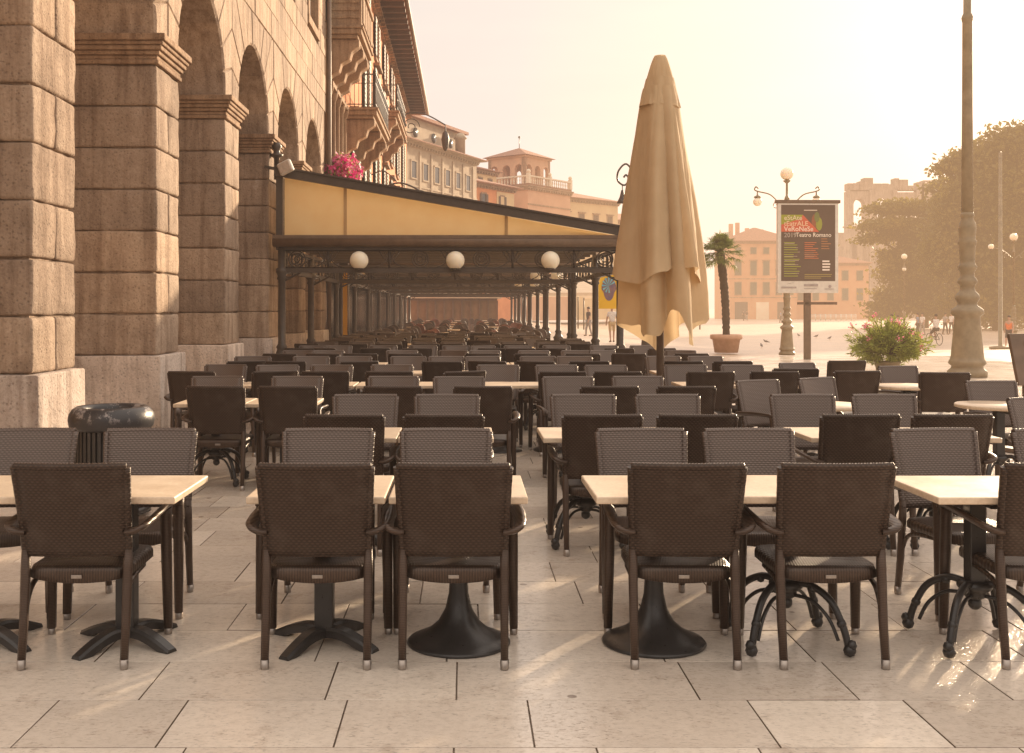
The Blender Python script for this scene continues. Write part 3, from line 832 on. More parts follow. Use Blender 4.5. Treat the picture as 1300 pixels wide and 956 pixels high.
# upper wall in courses with raised blocks; windows leave gaps
wins = [(24.35, 25.75, 8.25, 10.6), (20.8, 22.2, 8.25, 10.6), (17.3, 18.7, 8.25, 10.6), (13.8, 15.2, 8.25, 10.6), (10.3, 11.7, 8.25, 10.6)]
z = ZC; r_ = 0
while z < 13.5:
    h = .47; y = 4.6-(.75 if r_ % 2 else 0)
    while y < YEND:
        L = 1.5; a, b = y, min(y+L, YEND)
        segs = [(a, b)]
        for (wa, wb, wz0, wz1) in wins:
            if z+h > wz0-.2 and z < wz1+.2:
                out = []
                for s0, s1 in segs:
                    if s1 <= wa-.2 or s0 >= wb+.2: out.append((s0, s1))
                    else:
                        if s0 < wa-.2: out.append((s0, wa-.2))
                        if s1 > wb+.2: out.append((wb+.2, s1))
                segs = out
        for s0, s1 in segs:
            if s1-s0 > .08: wl.prism([(XF-.12, s0, z), (XF-.12, s1, z), (XF-.12, s1, z+h), (XF-.12, s0, z+h)], (.09+rnd.uniform(-.006, .006), 0, 0), .022).tone(rnd.random())
        y += L
    z += h; r_ += 1
wl.box2((XF-.6, 4.6, ZC+.02), (XF-.9, YEND, 13.5)); 
# cheeks behind the facing, and the masonry between facing and core (with window recesses)
wl.box2((XF-.6, 4.6, ZC), (XF-.118, YEND, ZC+1.4)); wl.box2((XF-.6, 4.6, 10.8), (XF-.118, YEND, 13.5))
ys = [4.6]+[v for w_ in sorted(wins) for v in (w_[0]-.2, w_[1]+.2)]+[YEND]
for i in range(0, len(ys), 2): wl.box2((XF-.6, ys[i], ZC+1.401), (XF-.118, ys[i+1], 10.799))
wl.box2((XB, YEND-.5, 4.7), (XF-.05, YEND+.02, ZC)); wl.box2((XB, 4.6, ZC-.0), (XF-.62, 4.7, ZC+.5))
wl.build('wall', M['stone'], arc)
for (wa, wb, z0, z1) in wins:
    f = MB()
    f.box2((XF-.3, wa-.2, z0-.2), (XF+.03, wb+.2, z0)); f.box2((XF-.3, wa-.2, z1), (XF+.05, wb+.2, z1+.2))
    f.box2((XF-.3, wa-.2, z0+.002), (XF+.02, wa, z1-.002)); f.box2((XF-.3, wb, z0+.002), (XF+.02, wb+.2, z1-.002))
    fo = f.build('window', M['trim_stone'], arc, bevel=.01)
    g_ = MB()
    for a in (wa+.03, wb-.03, (wa+wb)/2): g_.box((XF-.2, a, (z0+z1)/2), (.06, .06, z1-z0))
    for zz in (z0+.03, z1-.03, z0+1.2): g_.box((XF-.2, (wa+wb)/2, zz), (.05, wb-wa, .06))
    g_.build('sash', M['white_frame'], fo)
    MB().box2((XF-.26, wa, z0), (XF-.25, wb, z1)).build('pane', M['dark_pane'], fo)
MB().box2((-9.2, 4.6, 0), (-9.0, YEND, 7)).build('back_wall', M['ochre_wall'], arc)
MB().box2((-9.0, 4.6, ZC-.2), (XB-.004, YEND, ZC+.2)).build('passage_ceiling', M['cream_wall'], arc)
MB().box2((-9.0, YEND-.2, 0), (XB-.01, YEND-.02, ZC)).build('end_wall', M['ochre_wall'], arc)
MB().box2((-4.5, 4.6, 13.5), (XF+.35, YEND, 13.75)).build('cornice', M['trim_stone'], arc, bevel=.03)

o = MB().tube([(XF+.07, 27.36, 0), (XF+.07, 27.36, 13.4)], .06, 10).build('drainpipe', M['iron_brown'])
tag(o, 'brown drainpipe between the stone arcade and the orange house', 'drainpipe')

# ------------------------------------------------------------------ generic facade building
def fb(name, label, O, ang, L, D, H, wall, wins=(), roof='hip', roof_h=1.6, over=.5, cornice=.35, corn_mat=None, roof_mat=None, z0=0, group=None, band=None, quoin=False):
    t = empty(name, label, 'building', (O[0], O[1], z0), -ang, group)     # local x = inward depth (left of travel), y = along the facade
    MB().box2((-D, 0, 0), (0, L, H)).build('wall', wall, t)
    cm = corn_mat or M['trim_stone']
    if cornice:
        c = MB(); c.box2((-D-.1, -.12, H-.42), (.12, L+.12, H-.2)); c.box2((-D-.2, -.26, H-.198), (.26, L+.26, H)); c.box2((-D-.3, -cornice, H+.002), (cornice, L+cornice, H+.14))
        n = int(L/.55)
        for k in range(n+1): c.box((.2, .1+k*(L-.2)/n, H-.3), (.22, .16, .2))
        c.build('cornice', cm, t)
    if band:
        b = MB()
        for zz in band: b.box2((0.002, -.04, zz), (.07, L+.04, zz+.16))
        b.build('string_course', cm, t)
    e = over; zt = H+.142 if cornice else H+.002
    r = MB()
    if roof == 'hip':
        a = [(-D-e, -e, zt), (e, -e, zt), (e, L+e, zt), (-D-e, L+e, zt)]
        ins = min(D, L)/2
        if L >= D: rg = [(-D/2, ins, zt+roof_h), (-D/2, max(ins+.05, L-ins), zt+roof_h)]; fs = [(0, 1, 4), (1, 2, 5, 4), (2, 3, 5), (3, 0, 4, 5)]
        else: rg = [(-D+ins, L/2, zt+roof_h), (-ins-.05, L/2, zt+roof_h)]; fs = [(0, 1, 5, 4), (1, 2, 5), (2, 3, 4, 5), (3, 0, 4)]
        r.add(a+rg, fs+[(3, 2, 1, 0)])
        r.box2((-D-e, -e-.02, zt-.1), (e+.02, L+e+.02, zt-.003))
    else: r.box2((-D-.1, -.1, zt), (.15, L+.1, zt+.22))
    r.build('roof', roof_mat or M['roof_tile'], t)
    for (z, w_, h, us, shut, style) in wins:
        for uu in us:
            f = MB(); f.box2((.003, uu-w_/2-.13, z-.12), (.10, uu+w_/2+.13, z)); f.box2((.003, uu-w_/2-.13, z+h), (.09, uu+w_/2+.13, z+h+.14))
            f.box2((.003, uu-w_/2-.13, z+.001), (.07, uu-w_/2, z+h-.001)); f.box2((.003, uu+w_/2, z+.001), (.07, uu+w_/2+.13, z+h-.001))
            if style == 'ped':
                f.prism([(.003, uu-w_/2-.3, z+h+.25), (.003, uu+w_/2+.3, z+h+.25), (.003, uu, z+h+.65)], (.22, 0, 0)); f.box2((.003, uu-w_/2-.25, z+h+.142), (.16, uu+w_/2+.25, z+h+.248))
            if style == 'hood': f.box2((.003, uu-w_/2-.25, z+h+.142), (.24, uu+w_/2+.25, z+h+.26))
            fo = f.build('window', cm, t)
            MB().box2((.004, uu-w_/2, z), (.02, uu+w_/2, z+h)).build('pane', M['dark_pane'], fo)
            if shut is not None:
                for sd in (-1, 1):
                    s_ = MB()
                    hw = w_/2-.02
                    if shut[1]: c0 = uu+sd*(w_/2+hw/2+.02)
                    else: c0 = uu+sd*(hw/2+.01)
                    s_.box((.10, c0, z+h/2), (.03, hw, h-.04))
                    for q in range(int(h/.16)): s_.box((.12, c0, z+.1+q*.16), (.02, hw-.1, .05))
                    s_.build('shutter', shut[0], fo)
    return t
def P(t, mb, name, mat_, **k): return mb.build(name, mat_, t, **k)

# orange house after the arcade, with balconies and a deep eave
SG, SB = (M['shutter_green'], True), (M['shutter_brown'], True)
oh = fb('orange_house', 'tall orange house with stone balconies, shutters and deep wooden eave', (-3.62, 31.6), 0, 34.4, 9, 13.7, M['orange_wall'],
        [(5.2, 1.2, 2.5, (3, 7, 11.5, 16, 20.5, 25, 30), SG, 'hood'), (8.55, 1.2, 2.5, (7, 11.5, 16, 20.5, 25, 30), SG, 'hood'), (11.6, 1.1, 1.5, (3, 7, 11.5, 16, 20.5, 25, 30), SB, '')],
        roof_h=1.8, over=1.25, cornice=.3)
ro = P(oh, MB().box((.62, .2, 13.62), (1.2, .12, .17)), 'rafter', M['shutter_brown'])
for k in range(1, 40): q_ = ro.copy(); COL.objects.link(q_); q_.location = (0, k*.87, 0)
P(oh, MB().tube([(1.30, -1.2, 13.80), (1.30, 35.5, 13.80)], .09, 8), 'gutter', M['iron_brown'])
P(oh, MB().box2((-.1, -.1, .0), (.03, 34.4, 3.9)), 'shopfront', M['dark_pane'])
ye = fb('ochre_house', 'narrow ochre house with tall framed windows beside the stone arcade', (-3.66, 27.42), 0, 4.12, 9, 12.6, M['ochre_wall'],
        [(4.7, .62, 2.5, (.75, 1.65, 2.55, 3.45), None, 'hood'), (9.0, 1.1, 2.6, (1.1, 3.0), SG, 'hood')], roof_h=1.2, over=.6, cornice=.3)
P(ye, MB().box2((-.1, .05, .0), (.03, 4.0, 3.9)), 'shopfront', M['dark_pane'])
col = MB()
for uu in (.3, 1.2, 2.1, 3.0, 3.85): col.lathe([(.11, 4.6), (.11, 4.75), (.075, 4.8), (.065, 7.1), (.1, 7.15), (.13, 7.3), (.13, 7.42)], 12, (.12, uu, 0))
P(ye, col, 'colonnette', M['trim_stone'])

def balcony(name, label, x0, ya, yb, z, depth, solid, bal):
    t = empty(name, label, 'balcony', (x0, ya, z), 0, 'balconies on the left-hand houses')
    L = yb-ya
    s_ = MB(); s_.box2((0, 0, 0), (depth, L, .14)); s_.box2((0, -.05, .142), (depth+.05, L+.05, .22)); s_.box2((0, .06, -.1), (depth-.1, L-.06, -.002))
    s_.build('slab', M['trim_stone'], t, bevel=.015)
    for uu in ([.35, L/2, L-.35] if L > 2.5 else [.3, L-.3]):
        prof = [(0, -.10), (depth*.92, -.10), (depth*.92, -.28), (depth*.72, -.42), (depth*.66, -.62), (depth*.42, -.74), (depth*.36, -.95), (depth*.14, -1.05), (0, -1.3)]
        MB().prism([(a, uu-.2, b-.003) for a, b in prof], (0, .4, 0)).build('corbel', M['trim_stone'], t, bevel=.03)
    if solid:
        r = MB(); r.box2((depth-.12, 0, .22), (depth, L, 1.15)); r.box2((0, 0, .22), (depth-.121, .12, 1.15)); r.box2((0, L-.12, .22), (depth-.121, L, 1.15))
        r.box2((-.02, -.06, 1.152), (depth+.06, L+.06, 1.27))
        for q in range(5): r.box2((depth+.001, .15+q*(L-.3)/5+.08, .34), (depth+.035, .15+(q+1)*(L-.3)/5-.08, 1.02)) 
        for zz in (.4, .6, .8, 1.0): r.box2((.05, -.03, zz), (depth-.05, -.001, zz+.1))
        r.build('parapet', M['trim_stone'], t, bevel=.012)
    else:
        r = MB(); zt = 1.22
        for p, q in (((depth-.04, 0), (depth-.04, L)), ((0, .03), (depth-.04, .03)), ((0, L-.03), (depth-.04, L-.03))):
            r.bar((*p, zt), (*q, zt), .05, .035); r.bar((*p, .32), (*q, .32), .03, .025); r.bar((*p, .95), (*q, .95), .02, .02)
        n = int(L/.13)
        for k in range(n+1): yy = .02+k*(L-.04)/n; r.tube([(depth-.04, yy, .22), (depth-.04, yy, .5), (depth-.04+(.06 if bal else 0), yy, .6), (depth-.04, yy, .8), (depth-.04, yy, 1.2)], .011, 5)
        m = int(depth/.13)
        for k in range(m): 
            for yy in (.03, L-.03): r.tube([(.05+k*.13, yy, .22), (.05+k*.13, yy, 1.2)], .011, 5)
        for k in range(int(L/.5)): r.ring((depth-.04, .3+k*.5, 1.08), .09, .009, 'X', 14, 5)
        r.build('railing', M['iron'], t)
    return t
balcony('stone_balcony', 'solid stone balcony on heavy corbels high on the ochre house', -3.66, 27.9, 31.0, 8.75, .95, True, False)
balcony('iron_balcony', 'stone balcony with plain iron railing under the solid balcony', -3.62, 31.9, 37.2, 7.35, .98, False, False)
balcony('iron_balcony', 'farther stone balcony with bellied wrought-iron railing under the eave', -3.62, 41.8, 47.5, 9.1, 1.0, False, True)

# magenta flowers spilling over the window ledge
def leaves(mb, n, fn, size, asp=.45, seed=1):
    rr = random.Random(seed)
    for _ in range(n):
        p, up = fn(rr); p = Vector(p)
        d = Vector((rr.gauss(0, 1), rr.gauss(0, 1), rr.gauss(0, 1)))+Vector(up)*.6; d.normalize()
        a = d.orthogonal().normalized(); a = Matrix.Rotation(rr.uniform(0, 6.28), 3, d) @ a; b = d.cross(a)
        L = size*rr.uniform(.6, 1.3); w_ = L*asp
        mb.add([p-a*L/2, p+b*w_/2+d*L*.08, p+a*L/2, p-b*w_/2+d*L*.08], [(0, 1, 2, 3)])
    return mb
t = empty('flower_box', 'hanging box of magenta and pink flowers on the ochre house', 'flower box', (-3.2, 28.2, 4.9))
MB().box2((-.35, -.75, -.25), (.05, .75, .05)).build('planter', M['terracotta'], t, bevel=.02)
def ball(rr):
    while True:
        v = Vector((rr.uniform(-1, 1), rr.uniform(-1, 1), rr.uniform(-1, 1)))
        if .35 < v.length < 1: break
    k_ = 1+.28*noise.noise(v*2.1)
    return (v.x*.5*k_-.05, v.y*.95*k_, v.z*.52*k_+.26-.2*abs(v.y)), (v.x, v.y, v.z)
raw(leaves(MB(), 900, ball, .11, .5, 3), 'leaves', M['leaf_oleander'], t)
raw(leaves(MB(), 1000, lambda r: (lambda q: ((q[0][0]*1.06, q[0][1]*1.04, q[0][2]), (1, -1, .5)))(ball(r)), .12, .9, 4), 'blossoms', M['petal_magenta'], t)
raw(leaves(MB(), 420, lambda r: (lambda q: ((q[0][0]*1.09, q[0][1]*1.06, q[0][2]+.03), (1, -1, .5)))(ball(r)), .10, .9, 5), 'pale_blossoms', M['petal_pink'], t)

# wrought-iron wall lantern bracket in front of the houses
def scroll(c, r0, turns, ax=(1, 0, 0), sgn=1, start=0, n=40):
    ax = Vector(ax); return [Vector(c)+ax*(sgn*r0*(1-.8*k/n)*math.cos(start+turns*2*PI*k/n))+Vector((0, 0, r0*(1-.8*k/n)*math.sin(start+turns*2*PI*k/n))) for k in range(n+1)]
t = empty('lantern_bracket', 'curly wrought-iron lantern bracket reaching out from the orange house', 'wall lantern', (-3.55, 40.0, 6.1))
mb = MB(); mb.tube(spline([(0, 0, -.9), (.4, 0, -.2), (1.0, 0, .15), (1.7, 0, -.05), (2.3, 0, -.55), (3.0, 0, -.75)], 8), .035, 6)
mb.tube(scroll((.75, 0, -.25), .38, 1.6), .026, 6); mb.tube(scroll((1.85, 0, -.42), .3, 1.5, start=1), .022, 6); mb.tube(scroll((3.05, 0, -.58), .17, 1.3, start=4), .022, 6)
mb.tube([(0, 0, -1.1), (0, 0, .5)], .035, 6); mb.tube(spline([(0, 0, .45), (.5, 0, .6), (1.0, 0, .2)], 6), .022, 6)
mb.build('bracket', M['iron'], t)
MB().lathe([(0, -.78), (.02, -.8), (.03, -.95), (.13, -1.0), (.17, -1.12), (.13, -1.45), (.06, -1.55), (0, -1.58)], 12, (2.95, 0, 0)).build('lantern', M['iron'], t)
t = empty('lantern_bracket', 'high thin scrolled iron bracket close under the orange eave', 'wall lantern', (-3.55, 52.0, 10.6))
mb = MB(); mb.tube(spline([(0, 0, -1.2), (.5, 0, .3), (1.5, 0, .45), (2.6, 0, -.1)], 8), .035, 6); mb.tube(scroll((.9, 0, -.2), .45, 1.6), .025, 6)
mb.tube([(0, 0, -1.4), (0, 0, .6)], .035, 6); mb.build('bracket', M['iron'], t)
MB().lathe([(0, -.1), (.03, -.15), (.04, -.4), (.14, -.5), (.2, -.8), (.14, -1.2), (.07, -1.35), (0, -1.4)], 12, (2.6, 0, 0)).build('lantern', M['iron'], t)

# the curving row of palaces beyond
us = [2.0+2.35*k for k in range(6)]
pz = fb('grey_palazzo', 'weathered grey-brown palazzo with bracketed cornice and attic', (-5.5, 95), R(25), 15.9, 14, 16.6, M['palazzo'],
        [(13.4, .95, 1.5, us, None, ''), (9.2, 1.15, 2.5, us, None, 'ped'), (4.6, 1.15, 2.6, us, None, 'hood')], roof_h=.7, over=.9, cornice=.85, corn_mat=M['palazzo'], band=(8.3, 12.6))
pil = MB()
for uu in [.6]+[u_+1.17 for u_ in us]: pil.box2((.004, uu-.16, 8.5), (.12, uu+.16, 15.9))
P(pz, pil, 'pilaster', M['palazzo'])
at_p = MB(); at_p.box2((-9, 1.5, 16.8), (-1.2, 15.0, 19.3)); P(pz, at_p, 'attic', M['palazzo'])
P(pz, MB().box2((-9.4, 1.1, 19.302), (-.7, 15.5, 19.6)), 'attic_roof', M['roof_tile'])
for k, uu in enumerate((4.6, 8.4, 12.2)):
    P(pz, MB().lathe([(0, 0), (.45, 0), (.45, .08), (0, .08)], 20).xf(Matrix.Translation((-1.19, uu, 18.0)) @ Matrix.Rotation(R(90), 4, 'Y')), 'oculus', M['dark_pane'])
P(pz, MB().lathe([(.5, 16.9), (.5, 18.4), (.7, 18.5), (.35, 19.0), (0, 19.1)], 14, (-.3, 12.6, 0)), 'chimney', M['palazzo'])
h1 = fb('orange_terrace_house', 'small orange and yellow house with dark eave beside the grey palazzo', (1.2, 112), R(35), 7.4, 8, 14.7, M['orange_wall'],
        [(12.2, .75, 1.5, (1.4, 5.0), SB, ''), (8.6, .85, 1.7, (1.4, 5.0), SB, ''), (5, .85, 1.7, (1.4, 5.0), SB, '')], roof_h=1.2, over=.8, cornice=.3)
P(h1, MB().box2((-.2, 3.9, 8.2), (.06, 7.38, 14.2)), 'yellow_bay', M['yellow_wall'])
h2 = fb('setback_house', 'pale roof-top house set back above the orange house', (-1.2, 118), R(35), 8.6, 8, 17.4, M['yellow_wall'], [(15.3, .7, 1.2, (1.2, 3.2, 5.2, 7.2), (M['shutter_brown'], False), '')], roof_h=1.3, over=.5, cornice=.25)
# belvedere tower on a salmon block
tb = fb('salmon_palazzo', 'salmon plastered palazzo carrying the open belvedere', (7.6, 128), R(38), 9.5, 12, 16.2, M['pink_wall'],
        [(11.6, .8, 1.5, (1.6, 4.6, 7.6), (M['shutter_brown'], False), '')], roof='flat', cornice=.35, band=(14.0,))
bal = MB(); 
for k in range(22): bal.lathe([(.1, 16.58), (.1, 16.66), (.05, 16.75), (.1, 17.0), (.05, 17.3), (.1, 17.4)], 6, (.05, .2+k*.43, 0)); 
for k in range(22): bal.lathe([(.1, 16.58), (.1, 16.66), (.05, 16.75), (.1, 17.0), (.05, 17.3), (.1, 17.4)], 6, (-.3-.45*k, .05, 0))
bal.box2((-.1, -.1, 17.4), (.2, 9.6, 17.58)); bal.box2((-10, -.1, 17.402), (-.102, .2, 17.58))
for p_ in ((.05, .05), (.05, 4.7), (.05, 9.4), (-5, .05), (-9.8, .05)): bal.box((*p_, 17.2), (.4, .4, 1.25)); bal.sphere((*p_, 18.05), .26, 8)
P(tb, bal, 'balustrade', M['cream_wall'])

def arch_cell(mb, u0, u1, z0, z1, ow, spring, dep, F, n=10):
    """a wall cell u0..u1, z0..z1 with one round-headed opening of width ow springing at spring; F maps (u, v, z) to a place"""
    uc = (u0+u1)/2; r = ow/2
    arcp = [(uc-r*math.cos(PI*k/n), spring+r*math.sin(PI*k/n)) for k in range(n+1)]
    inner = [(uc-r, z0)]+arcp+[(uc+r, z0)]
    outer = [(u0, z0)]
    for (a, z) in arcp:
        k = (a-(uc-r))/(2*r); outer.append((u0+(u1-u0)*k, z1))
    outer[1] = (u0, z1); outer[-1] = (u1, z1); outer.append((u1, z0))
    for v in (0, -dep):
        vs = [F(a, v, z) for a, z in inner]+[F(a, v, z) for a, z in outer]; m = len(inner)
        mb.add(vs, [(i, i+1, m+i+1, m+i) for i in range(m-1)])
    vs = [F(a, 0, z) for a, z in inner]+[F(a, -dep, z) for a, z in inner]; m = len(inner)
    mb.add(vs, [(i, i+1, m+i+1, m+i) for i in range(m-1)])
    mb.add([F(u0, 0, z1), F(u1, 0, z1), F(u1, -dep, z1), F(u0, -dep, z1)], [(0, 1, 2, 3)])
    for uu in (u0, u1): mb.add([F(uu, 0, z0), F(uu, -dep, z0), F(uu, -dep, z1), F(uu, 0, z1)], [(0, 1, 2, 3)])
tw = empty('belvedere_tower', 'square belvedere tower with arched loggia and low tiled roof', 'tower', (7.35, 130, 16.35), -R(38))
S = 5.6
lg = MB()
for k in range(3):
    w_ = S/3
    arch_cell(lg, k*w_, (k+1)*w_, 0, 3.7, 1.15, 2.3, .5, lambda u_, v, z: (v, u_, z))
    arch_cell(lg, k*w_, (k+1)*w_, 0, 3.7, 1.15, 2.3, .5, lambda u_, v, z: (-S-v, u_, z))
    arch_cell(lg, k*w_, (k+1)*w_, 0, 3.7, 1.15, 2.3, .5, lambda u_, v, z: (-u_, -v, z))
    arch_cell(lg, k*w_, (k+1)*w_, 0, 3.7, 1.15, 2.3, .5, lambda u_, v, z: (-u_, S+v, z))
lg.box2((-S-.15, -.15, 3.702), (.15, S+.15, 3.95)); lg.box2((-S, 0, -.16), (0, S, -.002))
lg.build('loggia', M['pink_wall'], tw)
rf = MB(); e = .55
rf.add([(-S-e, -e, 3.96), (e, -e, 3.96), (e, S+e, 3.96), (-S-e, S+e, 3.96), (-S/2, S/2, 5.35)], [(0, 1, 4), (1, 2, 4), (2, 3, 4), (3, 0, 4), (3, 2, 1, 0)]); rf.build('roof', M['roof_tile'], tw)
MB().tube([(-S/2, S/2, 5.3), (-S/2, S/2, 6.6)], .05, 5).sphere((-S/2, S/2, 6.7), .16, 8).build('finial', M['iron'], tw)
fb('yellow_palazzo', 'long pale yellow palazzo with tiled roof below the belvedere', (12.0, 135), R(48), 11.5, 12, 15.6, M['yellow_wall'],
   [(12.0, .9, 1.7, (1.4, 4.2, 7.0, 9.8), (M['shutter_brown'], False), 'hood'), (8.3, 1, 2, (1.4, 4.2, 7.0, 9.8), (M['shutter_brown'], False), 'hood')], roof_h=1.7, over=.6, cornice=.45, band=(11.2,))
fb('white_house', 'white house with pink shuttered windows and red roof beyond the yellow palazzo', (19.3, 146), R(55), 17, 10, 13.6, M['cream_wall'],
   [(10.6, 1.0, 1.8, (1.8, 4.6, 7.4, 10.2, 13, 15.5), (M['shutter_brown'], False), ''), (6.8, 1.1, 2, (1.8, 4.6, 7.4, 10.2, 13, 15.5), (M['shutter_brown'], False), '')], roof_h=1.5, over=.6, cornice=.4)
fb('low_house', 'low cream house half hidden behind the closed umbrella', (25.5, 172), R(80), 14, 10, 9.5, M['cream_wall'],
   [(6.8, 1.1, 1.8, (2, 5, 8, 11, 13), (M['shutter_brown'], False), ''), (3, 1.2, 2, (2, 5, 8, 11, 13), (M['shutter_brown'], False), '')], roof_h=1.6, over=.6, cornice=.3)
oq = fb('orange_corner_house', 'square orange house with green shutters and hipped tile roof across the square', (49.8, 200), R(90), 12.6, 12, 14.6, M['orange_far'],
   [(12.3, 1.0, 1.15, (1.6, 4.5, 6.9, 9.3, 11.4), SG and (M['shutter_green'], False), ''), (8.3, 1.1, 2.6, (1.6, 4.5, 6.9, 9.3, 11.4), (M['shutter_green'], False), 'hood'), (4.6, 1.15, 2.3, (1.6, 4.5, 6.9, 9.3, 11.4), (M['shutter_green'], False), '')], roof_h=2.9, over=.7, cornice=.4, z0=-.55, band=(4.0, 7.5))
for uu in (2.2, 6.2, 10.2): P(oq, MB().box2((.004, uu-1.2, 0), (.05, uu+1.2, 3.2)), 'shop_window', M['cream_wall'] if uu == 6.2 else M['dark_pane'])
for uu, d, h in ((1.5, -5, 3.2), (3.0, -6, 3.5), (5.4, -8, 2.6), (7.6, -6, 2.2)): P(oq, MB().box((d, uu, 15.5+h/2-.4), (.8, .7, h)), 'chimney', M['pink_wall'])
fb('orange_long_house', 'long lower orange house behind the poster stand', (62.6, 203), R(90), 14.5, 12, 10.6, M['orange_far'],
   [(7.4, 1.1, 1.8, (1.6, 4.4, 7.2, 10, 12.8), (M['shutter_green'], False), ''), (3.6, 1.1, 2.2, (1.6, 4.4, 7.2, 10, 12.8), (M['shutter_green'], False), '')], roof_h=2.0, over=.6, cornice=.3, z0=-.55)

# ------------------------------------------------------------------ the Roman amphitheatre
am = empty('amphitheatre', 'ruined Roman amphitheatre with tiers of stone arches behind the trees', 'ruin', (85.0, 236, -.55), 0)
TI = [(0, 9.8, 6.0, 3.6), (10.2, 20.0, 16.4, 3.2), (20.4, 28.4, 25.0, 2.6)]
ala = MB()
for (z0, z1, sp_, ow) in TI:
    for k in range(4): arch_cell(ala, k*5.2, (k+1)*5.2, z0, z1 if z0 < 20 else z1+rnd.uniform(-.6, 1.6), ow, sp_, 2.4, lambda a, v, z: (a, -v, z), 12)
ala.build('outer_wall', M['arena_stone'], am)
tr = MB()
for z0 in (9.8, 20.0): tr.box2((-.3, -.7, z0+.002), (21.1, 2.6, z0+.398))
for k in range(5):
    for (z0, z1, a, b) in TI: tr.box2((k*5.2-.5, -.45, z0+.1), (k*5.2+.5, -.003, z1-.1))
rr = random.Random(4); x = 0
while x < 20.5:
    w_ = rr.uniform(.9, 2.2); tr.box2((x, .05, 28.2), (min(x+w_, 20.8), 2.3, 29.6+rr.uniform(0, 2.0)-.05*x)); x += w_+.004
tr.build('cornice', M['arena_stone'], am, bevel=.15)
bd = MB()
for (z0, z1, sp_, ow) in TI[:2]:
    for k in range(12):
        a0, a1 = k*5.2, (k+1)*5.2
        arch_cell(bd, a0, a1, z0, z1, ow, sp_, 3.0, lambda a, v, z: (a-6.0, 9.0-v-.012*(a-20)**2+9, z), 10)
bd.build('inner_ring', M['arena_stone'], am)
MB().box2((-6, 21, 0), (60, 24, 19)).build('core', M['arena_stone'], am)
